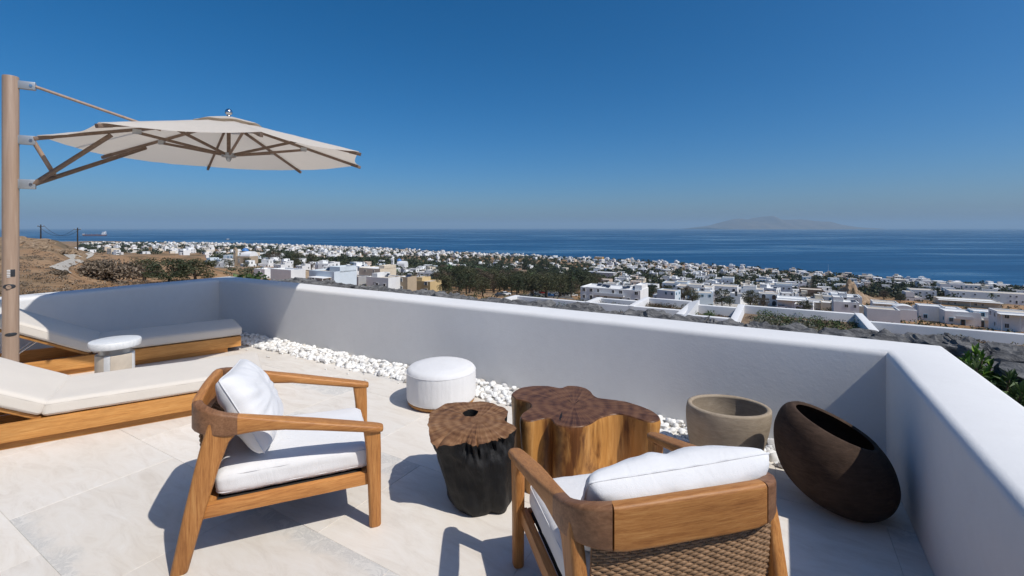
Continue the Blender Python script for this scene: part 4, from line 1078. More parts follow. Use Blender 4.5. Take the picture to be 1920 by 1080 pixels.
# ================================================================== TOWN
def mass(mb, x0, x1, y0, y1, z0, z1, rim=.35, th=.28, mi=0, ri=1):
    """a flat-roofed block with a raised rim round a sunk roof"""
    th = min(th, (x1-x0)*.2, (y1-y0)*.2)
    v = [(x0,y0,z0),(x1,y0,z0),(x1,y1,z0),(x0,y1,z0),(x0,y0,z1),(x1,y0,z1),(x1,y1,z1),(x0,y1,z1)]
    i0, i1, j0, j1 = x0+th, x1-th, y0+th, y1-th; zr = z1-rim
    v += [(i0,j0,z1),(i1,j0,z1),(i1,j1,z1),(i0,j1,z1),(i0,j0,zr),(i1,j0,zr),(i1,j1,zr),(i0,j1,zr)]
    mb.add(v, [(0,1,5,4),(1,2,6,5),(2,3,7,6),(3,0,4,7),(4,5,9,8),(5,6,10,9),(6,7,11,10),(7,4,8,11),(8,9,13,12),(9,10,14,13),(10,11,15,14),(11,8,12,15)], mi)
    mb.add(v[12:16], [(0,1,2,3)], ri)
WINC = {}
def opening(w, h, kind, fmat):
    """window, door or arch as (frame mesh, pane mesh); faces -y, origin at the bottom middle"""
    key = (round(w,2), round(h,2), kind, fmat)
    if key in WINC: return WINC[key]
    b = .12
    def outline(w, h):
        if kind == 'arch':
            return [(-w/2,0),(w/2,0),(w/2,h-w/2)] + [(w/2*math.cos(R(a)), h-w/2+w/2*math.sin(R(a))) for a in range(20,180,20)] + [(-w/2,h-w/2)]
        return [(-w/2,0),(w/2,0),(w/2,h),(-w/2,h)]
    o = outline(w+2*b, h+b); i = outline(w, h); n = len(o)
    f = MB(); f.loft([[(x,.02,z) for x,z in o], [(x,-.10,z) for x,z in o], [(x,-.10,z) for x,z in i], [(x,.02,z) for x,z in i]], caps=False)
    if kind == 'window' and w > .8: f.box((0,-.03,h/2), (.06,.05,h))
    p = MB(); p.add([(x,-.012,z) for x,z in i], [tuple(range(n))])
    WINC[key] = (f.mesh(kind, M[fmat]), p.mesh('pane', M['pane'])); return WINC[key]
def put_opening(root, x, y, z, w, h, kind='window', fmat='frame', face='front', name=None):
    f, p = opening(w, h, kind, fmat)
    o = link(name or ('door' if kind == 'door' else 'window'), f, root); o.location = (x, y, z)
    o.rotation_euler = (0,0,{'front':0,'west':-math.pi/2,'east':math.pi/2,'back':math.pi}[face])
    link('pane', p, o); return o
def heater(root, x, y, z, rz=0.3):
    m = MB(); m.box((0,0,.55), (1.9,1.1,.07), M=Matrix.Rotation(R(38),3,'X')); m.box((-.8,.4,.35), (.05,.05,.8)); m.box((.8,.4,.35), (.05,.05,.8))
    if 'heater' not in WINC:
        k = MB(); k.tube((-.75,.55,1.0), (.75,.55,1.0), .26, n=12); WINC['heater'] = (m.mesh('solar_heater', M['panel']), k.mesh('tank', M['w_grey'], 40))
    o = link('solar_heater', WINC['heater'][0], root); o.location = (x,y,z); o.rotation_euler = (0,0,rz); link('tank', WINC['heater'][1], o)
def facade(root, x0, x1, y0, y1, z0, z1, rg, fmat='frame', dens=1.0, arch=0.0, faces=('front','west'), doors=True):
    fl = max(1, int(round((z1-z0)/3.1)))
    for k in range(fl):
        zz = z0 + k*(z1-z0)/fl
        for face in faces:
            Lw = (x1-x0) if face in ('front','back') else (y1-y0); n = int(Lw/2.9)
            for i in range(n):
                if rg.random() > .62*dens: continue
                u = (i+.5)/n; kind = 'arch' if rg.random() < arch else ('door' if (doors and k == 0 and rg.random() < .3) else 'window')
                w, h, zo = {'arch': (1.5,2.0,.4), 'door': (1.0,2.1,.05), 'window': (rg.choice((.9,1.2)),1.2,1.0)}[kind]
                if face == 'front': put_opening(root, x0+u*(x1-x0), y0, zz+zo, w, h, kind, fmat, face)
                elif face == 'west': put_opening(root, x0, y0+u*(y1-y0), zz+zo, w, h, kind, fmat, face)
                elif face == 'east': put_opening(root, x1, y0+u*(y1-y0), zz+zo, w, h, kind, fmat, face)
def house_at(label, px0, px1, pyt, pyb, col='white', depth=1.0, rot=0.0, fmat='frame', arch=0.0, dens=1.0, upper=None, heaters=0, extra=None, sink=0.0, group=None, minh=2.8, faces=('front','west'), rg=None):
    rg = rg or random.Random(int(px0*7+pyb)); pc = (px0+px1)/2; p = march(pc, pyb)
    # the roofline seen at this distance gives height and width
    cosr = max(.55, abs(math.cos(math.atan2(pc-960, F) - (math.pi/2 - (math.pi/2+TA+rot)) )))
    W_ = (px1-px0)*p.y/F; H_ = max(minh, (pyb-pyt)*p.y/F); D_ = max(4.5, min(12, W_*.75))*depth
    ang = TA + rot
    # apparent width of a box turned by ang, seen along its own direction
    view = math.atan2(p.x, p.y); th = abs(ang + view)
    w = max(3.0, (W_*math.cos(view) if False else W_) - D_*abs(math.sin(th))*.6) / max(.5, math.cos(th))*.98
    t = thing('house', label, 'house', p + Vector((0,0,-sink)), ang, group)
    off = D_/2
    wmb = MB(); mass(wmb, -w/2, w/2, 0, D_, -4, H_)
    if upper:
        f0, f1, uh = upper; mass(wmb, -w/2+w*f0, -w/2+w*f1, D_*.25, D_*.98, H_-.36, H_+uh)
    if extra == 'barrel':
        ring = lambda y: [(w/2*.98*math.cos(R(a)), y, H_-.36 + w*.28*math.sin(R(a))) for a in range(0,181,15)]
        wmb.loft([ring(.3), ring(D_-.3)])
    wmb.build('walls', [M['w_'+col], M['w_roof' if rg.random() < .6 else 'w_white']], t)
    facade(t, -w/2, w/2, 0, D_, 0, H_, rg, fmat, dens, arch, faces)
    if upper and upper[2] > 2: facade(t, -w/2+w*upper[0], -w/2+w*upper[1], D_*.25, D_*.98, H_-.36, H_+upper[2], rg, fmat, dens, arch, faces)
    for k in range(heaters): heater(t, rg.uniform(-w*.35, w*.35), D_*rg.uniform(.3,.7), H_-.36, rg.uniform(-.5,.5))
    if extra == 'pergola':
        m = MB(); m.box((w*.1, -1.5, 2.5), (w*.6, 3.0, .14))
        for x in (-w*.18, w*.38): m.box((x, -2.8, .2), (.18,.18,4.6))
        m.build('pergola', M['w_white'], t)
    if extra == 'balcony':
        m = MB(); m.box((0, -.75, H_*.5), (w*.5, 1.5, .16)); m.box((0,-1.46,H_*.5+.5), (w*.5,.08,.9)); m.build('balcony', M['w_white'], t)
    if extra == 'canopy':
        m = MB(); m.box((0, -1.4, H_-.5), (w*1.05, 2.9, .12))
        for x in (-w*.48, 0, w*.48): m.box((x, -2.7, H_/2-.8), (.14,.14,H_+.6))
        m.build('awning', M['w_white'], t)
    if extra == 'stairs':
        m = MB()
        for k in range(9): m.box((-w/2-.6, D_*.15+k*.32, H_*(k+1)/20-1.0), (1.2,.33,H_*(k+1)/10+2.0))
        m.build('stair', M['w_white'], t)
    HOUSES.append((p.x, p.y, max(w, D_)*.6)); return t
HOUSES = []
LST = [
 ('long white-walled house nearest the parapet corner, its front blank', 501,551,505,526,dict(dens=.1, depth=.8)),
 ('small white house with a dark solar panel next to the long blank white house', 472,500,507,521,dict(heaters=1)),
 ('small tan house wedged beside the long blank white house', 553,568,511,525,dict(col='tan')),
 ('pale grey villa with a pergola and a taller end block', 568,637,508,535,dict(col='bluewhite', upper=(.6,1,1.2), extra='pergola', heaters=2, dens=.7)),
 ('grey house with a dark red door beside the pale grey villa', 645,677,518,536,dict(col='grey', heaters=1)),
 ('cream house with a raised corner block behind the grey house with the red door', 664,721,503,524,dict(col='cream', upper=(.75,1,1.6), heaters=1, dens=.7)),
 ('low white and grey house in front of the cream house', 677,737,520,543,dict(col='white', heaters=2, dens=.5, upper=(.05,.3,1.0))),
 ('tan two-storey house next to the yellow house', 736,769,519,549,dict(col='tan', heaters=1)),
 ('yellow house with a row of small windows beside the big olive trees', 768,813,527,552,dict(col='yellow', heaters=1, upper=(.0,.35,1.0))),
 ('white cube house behind the yellow house', 777,823,511,526,dict(heaters=2, upper=(.3,.8,1.5))),
 ('small white house with a brick-brown side among the big trees', 958,982,507,533,dict(col='brown', upper=(0,.5,1.2))),
 ('long two-storey white hotel with many dark windows and roof tanks', 1081,1204,541,567,dict(dens=1.4, heaters=7, upper=(.88,.99,1.6), extra='balcony')),
 ('grey flat house behind the white hotel', 1114,1152,511,523,dict(col='grey', dens=.4)),
 ('light pink house with a light blue neighbour behind the white hotel', 1116,1144,524,538,dict(col='pink')),
 ('bluish white house with blue windows left of the arched row', 1240,1288,531,551,dict(col='bluewhite', fmat='lightblue', upper=(.5,1,.8))),
 ('white house with small arched windows at the street', 1266,1334,538,559,dict(arch=.6, dens=1.2, heaters=1, upper=(.3,.7,.9))),
 ('white house with deep balcony bays at the street corner', 1333,1381,537,559,dict(arch=.3, dens=1.3, extra='balcony')),
 ('bluish white stepped house above the street', 1340,1374,523,538,dict(col='bluewhite', upper=(.4,1,1.2))),
 ('dark low shop with a flat awning on the street', 1368,1399,552,568,dict(col='grey', extra='canopy', dens=.5)),
 ('white stepped house with a large terrace on the street', 1390,1429,542,569,dict(upper=(.1,.7,1.2), extra='balcony')),
 ('white house with two large arched windows at the street end', 1424,1459,551,574,dict(arch=1.0, dens=1.3)),
 ('bluish white long house behind the arched window house', 1428,1481,534,554,dict(col='bluewhite', heaters=1, upper=(.5,1,.8))),
 ('plain brown windowless house in front of the rock outcrop', 1502,1541,543,563,dict(col='brown', dens=.1)),
 ('low white shop with a wide flat awning behind the planted roofs', 1460,1511,560,579,dict(extra='canopy', dens=.6)),
 ('small low white shop with an awning beside the tan houses', 1513,1543,563,580,dict(extra='canopy', dens=.5)),
 ('bright white long house with light blue windows below the rock outcrop', 1541,1610,555,573,dict(fmat='lightblue', dens=1.3, upper=(.3,.6,.7))),
 ('tan cube house with one small window below the blue-windowed house', 1543,1580,568,584,dict(col='cream', dens=.5)),
 ('tan cube house with two dark doors beside its twin', 1578,1619,573,589,dict(col='cream', arch=.6)),
 ('large white house with blank walls and a low arch before the olive bushes', 1630,1683,580,607,dict(dens=.3, arch=.5)),
 ('white upper house with a jutting flat roof behind the blank-walled house', 1640,1681,567,582,dict(extra='canopy', dens=.4)),
 ('white house with a rounded barrel roof', 1678,1716,581,602,dict(extra='barrel', dens=.4)),
 ('white house with a light blue door at the near end of the terrace row', 1727,1768,574,602,dict(fmat='lightblue', extra='stairs')),
 ('narrow white house with a small blue window in the terrace row', 1765,1800,578,604,dict(fmat='lightblue', dens=.6)),
 ('white house with stacked balconies in the terrace row', 1778,1833,585,610,dict(extra='balcony', fmat='lightblue')),
 ('white house with an outside stair and balcony in the terrace row', 1832,1880,585,615,dict(extra='balcony', fmat='lightblue')),
 ('grey-white house with a broad roof terrace at the open end of the row', 1877,1935,586,622,dict(extra='canopy', dens=1.2)),
 ('long low building with pale canopies behind the terrace row', 1772,1861,563,575,dict(col='cream', extra='canopy', dens=.5)),
 ('white cube house beside the tall pine', 1711,1752,544,562,dict()),
 ('long white hotel wing near the beach', 1774,1850,534,549,dict(dens=1.3, fmat='lightblue', upper=(.2,.5,1))),
 ('long pale hotel wing parallel to the beach', 1800,1922,549,567,dict(dens=1.2, col='white')),
 ('orange house near the beach front', 1113,1130,482,489,dict(col='orange', minh=5)),
 ('pale three-storey house standing alone on the brown plain', 196,213,466,476,dict(col='cream', minh=5, dens=1.3)),
]
for lab, x0, x1, y0, y1, kw in LST: house_at(lab, x0, x1, y0, y1, **kw)

# churches
def church(label, px, pyb, wpx, stone=True, body=True):
    p = march(px, pyb); s = wpx*p.y/F/13.0
    t = thing('church', label, 'church', p, TA + .25); t.scale = (s,s,s)
    mat = M['w_stone' if stone else 'w_white']
    m = MB(); m.box((0,3,1.5), (12,7,9)); m.build('nave', mat, t)
    m = MB(); m.loft([[(x, 3+3.5*math.cos(R(a)), 6+3.2*math.sin(R(a))) for a in range(0,181,12)] for x in (-2,6)]); m.build('barrel_roof', M['w_white'], t, smooth=50)
    m = MB(); m.lathe([(2.1,6.5),(2.1,9.2),(2.3,9.3)], 20, (-1.5,3,0)); dr = m.build('drum', mat, t, smooth=40)
    m = MB(); m.lathe([(2.2*math.cos(R(a)), 9.3+2.0*math.sin(R(a))) for a in (0,15,30,45,60,75,88)], 24, (-1.5,3,0)); m.build('dome', M['blue'], t, smooth=60)
    m = MB(); m.box((-1.5,3,12), (.12,.12,1.6)); m.box((-1.5,3,12.2), (.7,.1,.12)); m.build('cross', M['w_white'], t)
    m = MB(); m.box((-6.6,0,4), (2.2,1.6,14)); m.box((-6.6,0,11.4), (.5,1.3,.9)); m.build('bell_tower', mat, t)
    for x in (-3, 3): put_opening(t, x, -.5, 1.5, 1.1, 2.8, 'arch')
    put_opening(t, -6.6, -.8, 8, .9, 1.8, 'arch', name='bell_opening'); HOUSES.append((p.x,p.y,8)); return t
church('stone church with a blue dome and white barrel roof', 456, 497, 36)
church('white chapel with a small blue dome rising from the trees', 748, 508, 26, stone=False)

# rock outcrop in the town
p = march(1606, 566); t = thing('rock_outcrop', 'tan rock outcrop rising between the houses', 'rock', p)
m = MB(); sx, sz = 40*p.y/F, 32*p.y/F
vs = []
for i in range(41):
    for j in range(41):
        u, v = -1+i/20, -1+j/20; r_ = math.hypot(u, v); b = max(0, 1-r_)**.8
        pk = math.exp(-((u+.35)**2)/.09)*.55 + .45
        h = b*sz*pk*1.5*(1+.55*noise.noise(Vector((u*3.2,v*3.2,1)))+.3*noise.noise(Vector((u*8,v*8,4)))) - .8
        vs.append((u*sx*1.25, v*sx*.8, h))
m.add(vs, [(i*41+j, (i+1)*41+j, (i+1)*41+j+1, i*41+j+1) for i in range(40) for j in range(40)]); m.build('rock_face', M['tan_rock'], t, smooth=28)
HOUSES.append((p.x,p.y,sx))

# prototypes for the many other houses (unit metres, front faces -y)
def proto(name, label, col, blocks, seed, fmat='frame', arch=0.0, heat=0, dens=1.0):
    rg = random.Random(seed); t = thing('house', label, 'house'); m = MB()
    for (x0,x1,y0,y1,z0,z1) in blocks: mass(m, x0,x1,y0,y1,z0,z1)
    m.build('walls', [M['w_'+col], M['w_roof' if seed % 2 else 'w_white']], t)
    for (x0,x1,y0,y1,z0,z1) in blocks: facade(t, x0,x1,y0,y1,max(0,z0+.36),z1, rg, fmat, dens, arch, ('front','west','east'))
    x0,x1,y0,y1,z0,z1 = blocks[0]
    for k in range(heat): heater(t, rg.uniform(x0*.7, x1*.7), rg.uniform(1.5,y1-1.5), z1-.36, rg.uniform(-.6,.6))
    return t
PROTO = [
 ('white single-storey cube house', 'white', [(-4.5,4.5,0,8,-5,3.4),(-1,4.4,3,7.8,3.0,4.6)], dict(heat=1)),
 ('white two-storey cube house', 'white', [(-4.5,4.5,0,8,-5,6.4),(-4.6,-1,1,7.5,6.0,8.2)], dict(heat=1)),
 ('white stepped house with a front terrace', 'white', [(-6,6,0,9,-5,3.4),(-6,3,4,8.9,3.0,6.6)], dict()),
 ('white house with arched openings', 'white', [(-5.5,5.5,0,8,-5,6.2),(5.5,8.5,1,8,-5,3.4)], dict(arch=.8)),
 ('bluish white house with blue windows', 'bluewhite', [(-5,5,0,8,-5,6.2),(-8,-5,1,7,-5,3.2)], dict(fmat='lightblue')),
 ('cream flat-roofed house', 'cream', [(-4.5,4.5,0,8,-5,6.2),(0,4.4,2,7.8,5.8,8.4)], dict(heat=1)),
 ('tan low house', 'tan', [(-5,5,0,7,-5,3.4)], dict(heat=1)),
 ('long white row building', 'white', [(-11,11,0,8,-5,3.5),(-10.9,-3,2,7.9,3.1,6.4)], dict(heat=2)),
 ('grey rendered house', 'grey', [(-4.5,4.5,0,8,-5,6.0)], dict(heat=1)),
 ('pink-tinted stepped house', 'pink', [(-5,5,0,9,-5,3.4),(-1,5,3,8.9,3.0,6.4)], dict()),
]
WGT = [22,18,15,9,7,6,3,8,3,4]
def inpoly(x, y, pts):
    c = False; j = len(pts)-1
    for i in range(len(pts)):
        if (pts[i][1] > y) != (pts[j][1] > y) and x < (pts[j][0]-pts[i][0])*(y-pts[i][1])/(pts[j][1]-pts[i][1]) + pts[i][0]: c = not c
        j = i
    return c
FOREST = [[(500,497),(640,487),(760,484),(860,482),(1010,484),(1110,500),(1130,538),(1075,575),(930,580),(818,575),(822,512),(775,506),(700,503),(560,505)],
          [(380,466),(520,463),(560,480),(540,498),(470,478)], [(1630,535),(1770,545),(1770,572),(1660,575)], [(1100,512),(1240,515),(1245,540),(1100,538)], [(1215,540),(1245,530),(1245,560),(1205,560)]]
FIELD = [(40,452),(300,456),(440,464),(440,500),(200,500),(40,480)]
def parline(px): return (555 - px*.085) if px < 397 else 521 + (px-397)*.0995
rng = random.Random(77); cells = {}; cand = []
def free(x, y, d, cells=cells):
    cx, cy = int(x//20), int(y//20)
    for i in (-2,-1,0,1,2):
        for j in (-2,-1,0,1,2):
            for (a, b, e) in cells.get((cx+i, cy+j), ()):
                if (a-x)**2+(b-y)**2 < ((d+e)*.5)**2: return False
    return True
def occupy(x, y, d): cells.setdefault((int(x//20), int(y//20)), []).append((x, y, d))
for x, y, r in HOUSES: occupy(x, y, r*2.0)
for _ in range(52000):
    az = R(rng.uniform(-46, 49.5)); r = math.sqrt(rng.uniform(85**2, 2100**2)) if rng.random() < .6 else math.sqrt(rng.uniform(85**2, 700**2)); x, y = r*math.sin(az), r*math.cos(az)
    cd = coast_d(x, y)
    if cd < 12: continue
    z = ground(x, y, False)
    px, py = 960+F*x/y, HOR+F*(HC-z)/y
    if py - 14*80/max(80,r*.5) > parline(px) or px < 150: continue
    if px > 1395 and py > 575 + (px-1395)*.085 + 6: continue
    if px < 400 and py > 478: continue
    if px < 830 and r < 330 - max(0, px-560)*.35: continue
    if px >= 830 and r < 190: continue
    if px > 1600 and py > 566: continue
    if inpoly(px, py, FOREST[0]): tp = 'tree' if (rng.random() < .93 or r < 420) else 'house'
    elif any(inpoly(px, py, f) for f in FOREST[1:]): tp = 'tree' if rng.random() < .8 else 'house'
    elif inpoly(px, py, FIELD):
        q = rng.random(); tp = 'house' if q < .16 else 'tree' if q < .40 else None
    elif cd < 40: tp = 'tree' if rng.random() < .55 else 'house'
    else: tp = 'house' if rng.random() < .52 else 'tree'
    if r > 1050 and tp == 'house' and px < 300 and rng.random() < .7: tp = None
    if tp is None: continue
    d = 11.5 if tp == 'house' else (9.5 if r < 420 else 6.5 if r < 700 else 8.5)
    if not free(x, y, d): continue
    occupy(x, y, d); cand.append((r, x, y, z, tp, px, py))
hs = sorted(c for c in cand if c[4] == 'house'); ts = sorted(c for c in cand if c[4] == 'tree')
LMK = [(n_, march(px_, py_)) for n_, px_, py_ in (('stone church', 456, 497), ('blue-domed chapel', 748, 508), ('white hotel', 1142, 566), ('orange beach-front house', 1121, 489), ('tan rock outcrop', 1606, 566), ('tall tiered pine', 1750, 562), ('yellow house', 790, 551), ('lone cream house', 205, 476), ('arched street house', 1300, 558), ('long hotel wing', 1812, 549), ('car park', 1040, 552), ('slender dark pine', 1198, 512), ('pale grey villa', 600, 534))]
def zone(c):
    nm, q = min(LMK, key=lambda L_: (L_[1].x-c[1])**2 + (L_[1].y-c[2])**2)
    if coast_d(c[1], c[2]) < 60: return 'by the shore near the ' + nm
    d = math.hypot(q.x-c[1], q.y-c[2])
    if d < 45: return 'next to the ' + nm
    return ('seaward of the ' if coast_d(c[1], c[2]) < coast_d(q.x, q.y) else 'uphill of the ') + nm
PR = {}; NIND = 300 - len(LST)
for c in hs[:NIND]:
    k = rng.choices(range(len(PROTO)), WGT)[0]; lab, col, blocks, kw = PROTO[k]; s = rng.uniform(.64,1.0); lab = ('small ' if s < .75 else 'large ' if s > .9 else '') + lab
    lb = lab + ' ' + zone(c)
    if k not in PR: PR[k] = o = proto('house', lb, col, blocks, k+1, **kw); o['group'] = lb
    else: o = dup(PR[k], lb, lb)
    o.location = (c[1], c[2], c[3]); o.rotation_euler = (0,0,TA + rng.choice((0,0,0,math.pi/2,-.2,.25)) + rng.uniform(-.1,.1)); o.scale = (s*rng.choice((1,-1)) if False else s, s, s*rng.uniform(.85,1.15))
fm = MB()
for c in hs[NIND:]:
    w, d, h = rng.uniform(5,11), rng.uniform(5,9), rng.choice((3.2,3.4,3.6,6.0,6.2,6.4)); a = TA + rng.choice((0,math.pi/2)) + rng.uniform(-.3,.3)
    fm.box((c[1], c[2], c[3]+h/2-1), (w,d,h+2), a)
    q = rng.random()
    if q < .6: fm.box((c[1]+rng.uniform(-2,2), c[2]+rng.uniform(-2,2), c[3]+h+.9), (w*.45,d*.5,2.2), a)
    if q > .35: fm.box((c[1]+rng.uniform(-8,8), c[2]+rng.uniform(-6,2), c[3]+1), (w*.5,d*.6,4.2), a)
    for i in range(3):   # dark openings set into projecting frames
        u = (i-1)*w*.3; ca, sa = math.cos(a), math.sin(a)
        for zz in ((1.6,) if h < 5 else (1.6, 4.7)):
            if rng.random() < .7: fm.box((c[1]+u*ca + d/2*sa*1.0, c[2]+u*sa - d/2*ca*1.0, c[3]+zz), (1.3,.25,1.5), a, mi=1)
o = fm.build('distant_houses', [M['far_house'], M['pane']]); tag(o, 'mass of tiny white houses of the far town reaching the coast', 'houses', kind='stuff')
NT_ = 290
for i, c in enumerate(ts[:NT_]):
    kind = rng.choices(('broad','tall','pine','palm'), (60,26,6,3))[0]; var = rng.randrange(3) if kind in ('broad','tall') else 0
    mt = rng.choices((None,'leaf_brown','leaf_dark','leaf_olive'), (3,1.6,2,2))[0] if kind in ('broad','tall') else None
    desc = {'broad':'wide rounded','tall':'upright','pine':'tiered pine','palm':'palm'}[kind]; tone = {'leaf_brown':'brownish','leaf_dark':'dark green','leaf_olive':'olive'}.get(mt, 'green')
    lb = f"{desc} {tone} tree {zone(c)}"
    big = inpoly(c[5], c[6], FOREST[0]) and c[0] < 420
    tree(kind, var, lb, lb, (c[1], c[2], c[3]-.3), (rng.uniform(9,13) if big else rng.uniform(4.5,8)) if kind != 'pine' else rng.uniform(9,14), rz=rng.uniform(0,6), mat=mt, wide=rng.uniform(.85,1.2))
fm = MB()
for c in ts[NT_:]:
    h = rng.uniform(4,8)
    for k in range(3): fm.leaves((c[1]+rng.uniform(-2.5,2.5), c[2]+rng.uniform(-2.5,2.5), c[3]+h*rng.uniform(.4,.65)), (2.8,2.8,h*.35), 16, 2.0, rng, asp=.8, mi=0)
o = fm.build('distant_trees', [M['leaf_dark']]); tag(o, 'dark scattered trees between the far houses', 'trees', kind='stuff')
# garden bushes and scrub filling the ground between houses
fm = MB()
for _ in range(5200):
    az = R(rng.uniform(-32, 49)); r = math.sqrt(rng.uniform(75**2, 620**2)); x, y = r*math.sin(az), r*math.cos(az)
    if not free(x, y, 3.0) or coast_d(x, y) < 15: continue
    z = ground(x, y); s = rng.uniform(.8,2.0); fm.leaves((x,y,z+s*.4), (s,s,s*.6), 14, .5+r*.0012, rng, asp=.7)
o = fm.build('garden_scrub', [M['leaf_olive']]); tag(o, 'low olive scrub growing between the houses', 'scrub', kind='stuff')
# a tall pine, the trees of the car park
for px, py, hpx, kd, lb in ((1750,563,32,'pine','tall tiered pine beside the white cube house'), (1843,551,26,'pine','tall dark pine over the long hotel wing'), (1198,512,20,'pine','slender dark pine in the middle of the roofs'), (1860,572,22,'palm','palm by the long hotel wing')):
    p = march(px, py); tree(kd, 0, lb, 'landmark trees', p, hpx*p.y/F, rz=px)
for i, (px, py, hpx, mt) in enumerate(((835,556,48,'leaf_olive'),(875,552,44,'leaf_dark'),(905,556,40,'leaf_olive'),(945,552,42,'leaf_olive'),(1000,556,40,'leaf_olive'),(1052,556,46,'leaf_olive'),(1090,548,48,'leaf_dark'),(1020,520,34,'leaf_dark'),(985,512,30,'leaf_dark'),(1120,546,30,'leaf_brown'),(928,540,44,'leaf_dark'),(860,536,40,'leaf_olive'))):
    p = march(px, py); lb = ('big ' + {'leaf_olive':'olive','leaf_dark':'dark','leaf_brown':'brown'}[mt] + ' eucalyptus-like tree around the car park')
    tree('tall' if i % 3 == 0 else 'broad', i % 3, lb, lb, p, hpx*p.y/F, rz=i*1.9, mat=mt, wide=.95)
# cars
def car_mesh():
    b = MB(); prof_ = [(-2.1,.35),(-2.15,.75),(-1.95,.92),(-1.1,.98),(1.3,.96),(2.05,.80),(2.12,.40),(2.0,.28),(-2.0,.28)]
    b.loft([[(x, y, z) for x, z in prof_] for y in (-.85,-.82,.82,.85)])
    c = MB(); top = [(-1.55,.95),(-1.15,1.42),(.35,1.44),(1.05,.96)]
    c.loft([[(x, y*(1 if z < 1 else .85), z) for x, z in top] for y in (-.78,.78)])
    rf = MB(); rf.box((-.4,0,1.45), (1.45,1.25,.05)); w = MB(); w.tube((0,-.12,0), (0,.12,0), .32, n=14)
    return b, c.mesh('cabin_glass', M['pane']), rf, w.mesh('wheel', M['near_black'], 40)
cb, cg, cr_, cw = car_mesh(); CARM = {}
for i, (px, py, col, lb, rz) in enumerate(((1019,551,'red','small red car in the car park under the trees',.3),(1030,556,'blue','dark blue car parked next to the red car',.3),(1045,554,'w_white','white car parked beside the dark blue car',.35),(1060,553,'dark_plate','black car parked in the car park row',.3),(1012,543,'w_white','white car standing at the far end of the car park',.2),(948,554,'w_white','white car parked under the big trees',.9),(938,556,'dark_plate','black car parked under the big trees',.9),(1006,556,'w_grey','grey car in the front row of the car park',.3),(1075,556,'w_white','white van-like car at the hotel end of the car park',.4),(1208,563,'w_grey','grey car beside the white hotel',.6),(1709,561,'blue','blue car parked beside the tall pine',.1),(1719,562,'w_white','white car parked beside the tall pine',.1),(1466,578,'w_white','white car by the low shop awning',.2),(1350,571,'w_grey','grey car on the pale street',.5))):
    p = march(px, py)
    if col not in CARM: CARM[col] = (cb.mesh('body', M[col], 40), cr_.mesh('car_roof', M[col]))
    t = thing('parked_car', lb, 'car', p + Vector((0,0,.12)), TA + rz, 'cars parked in the town'); link('body', CARM[col][0], t); link('cabin_glass', cg, t); link('car_roof', CARM[col][1], t)
    for x in (-1.3, 1.35):
        for y in (-.78, .78): o = link('wheel', cw, t); o.location = (x, y, .32)
# street lamps / poles in the town
for i, (px, py, hpx) in enumerate(((1352,566,26),(1534,572,24),(1369,577,20),(1295,560,22),(1893,617,24),(958,545,34),(724,545,22),(640,536,20),(700,546,16))):
    p = march(px, py); h = min(11, hpx*p.y/F); t = thing('street_lamp', 'thin dark street pole standing between the houses', 'street lamp', p, 0, 'street poles in the town')
    m = MB(); m.path([(0,0,-.5),(0,0,h)], [.11,.07], 6); m.build('post', M['pole_wood']  , t, smooth=60); m = MB(); m.box((.4,0,h), (.9,.12,.1)); m.build('lamp_arm', M['pole_wood'], t)

# ------------------------------------------------------------------ ships
def sea_at(px, py): Y = F*(HC-SEA)/(py-HOR); return Vector(((px-960)/F*Y, Y, SEA))
p = sea_at(177, 442.2); s = 40*p.y/F/180.0
t = thing('tanker_ship', 'long rust-red tanker with a white bridge at the stern', 'ship', p, .15); t.scale = (s,s,s)
m = MB(); m.loft([[(-90,0,12),(-84,-13,12),(70,-14,10),(90,-11,11),(90,11,11),(70,14,10),(-84,13,12)], [(-84,0,-2),(-80,-11,-2),(72,-13,-2),(86,-9,-2),(86,9,-2),(72,13,-2),(-80,11,-2)]][::-1]); m.build('hull', M['hull'], t)
m = MB(); m.box((72,0,18), (20,24,18)); m.box((74,0,30), (12,28,6)); m.build('bridge', M['w_white'], t)
m = MB(); m.box((83,0,32), (6,6,14)); m.build('funnel', M['w_white'], t)
for x in (-60,-20,20):
    m = MB(); m.box((x,0,15), (2,2,12)); m.build('deck_post', M['w_grey'], t)
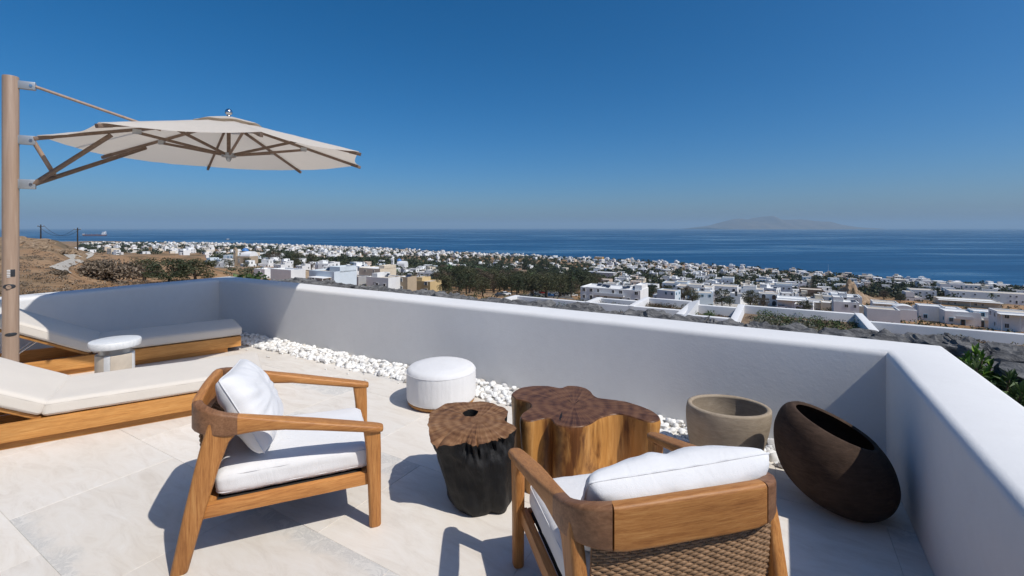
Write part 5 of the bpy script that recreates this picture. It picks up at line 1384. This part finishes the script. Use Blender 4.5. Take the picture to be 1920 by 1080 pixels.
m = MB(); m.box((-82,0,15), (9,12,6)); m.build('forecastle', M['w_white'], t)
p = sea_at(427, 449.5); s = 8*p.y/F/25
t = thing('motor_boat', 'small dark motor boat out on the sea', 'boat', p, .3); t.scale = (s,s,s)
m = MB(); m.loft([[(-12,0,-1),(-10,-2.4,-1),(11,-2.6,-1),(11,2.6,-1),(-10,2.4,-1)], [(-13,0,3),(-10,-3,2.6),(12,-3,2.4),(12,3,2.4),(-10,3,2.6)]]); m.build('hull', M['dark_plate'], t)
m = MB(); m.box((1,0,4), (12,4,3.2)); m.build('deckhouse', M['w_white'], t)
p = sea_at(1553, 513); s = 1.0
t = thing('catamaran', 'white catamaran with a bare mast moored off the beach', 'boat', p, .4)
for y in (-2.5,2.5):
    m = MB(); m.loft([[(-6.5,y,.9),(-5.5,y-.6,1.3),(5.5,y-.7,1.2),(5.5,y+.7,1.2),(-5.5,y+.6,1.3)], [(-6,y,-.4),(-5.5,y-.4,-.4),(5.5,y-.5,-.4),(5.5,y+.5,-.4),(-5.5,y+.4,-.4)]][::-1]); m.build('hull', M['w_white'], t)
m = MB(); m.box((.5,0,1.6), (7,6,1.3)); m.build('cabin', M['w_white'], t)
m = MB(); m.path([(0,0,1.5),(0,0,14.5)], [.12,.07], 6); m.build('mast', M['w_white'], t, smooth=60)

# ------------------------------------------------------------------ haze over land and sea
m = MB(); m.box((0, 28500, (SEA-6+560)/2), (119000, 62000, 560-SEA+6)); hz = m.build('haze', [])
hz.data.materials.clear(); hm = bpy.data.materials.new('sea_haze'); hm.use_nodes = True; ht = hm.node_tree
ht.nodes.remove(ht.nodes['Principled BSDF']); pv = ht.nodes.new('ShaderNodeVolumePrincipled')
pv.inputs['Color'].default_value = (.50,.72,.92,1); pv.inputs['Density'].default_value = 0.00005; pv.inputs['Anisotropy'].default_value = 0.0
ht.links.new(pv.outputs[0], ht.nodes['Material Output'].inputs['Volume']); hz.data.materials.append(hm)
tag(hz, 'thin pale haze over the sea and far island', 'haze', kind='stuff')
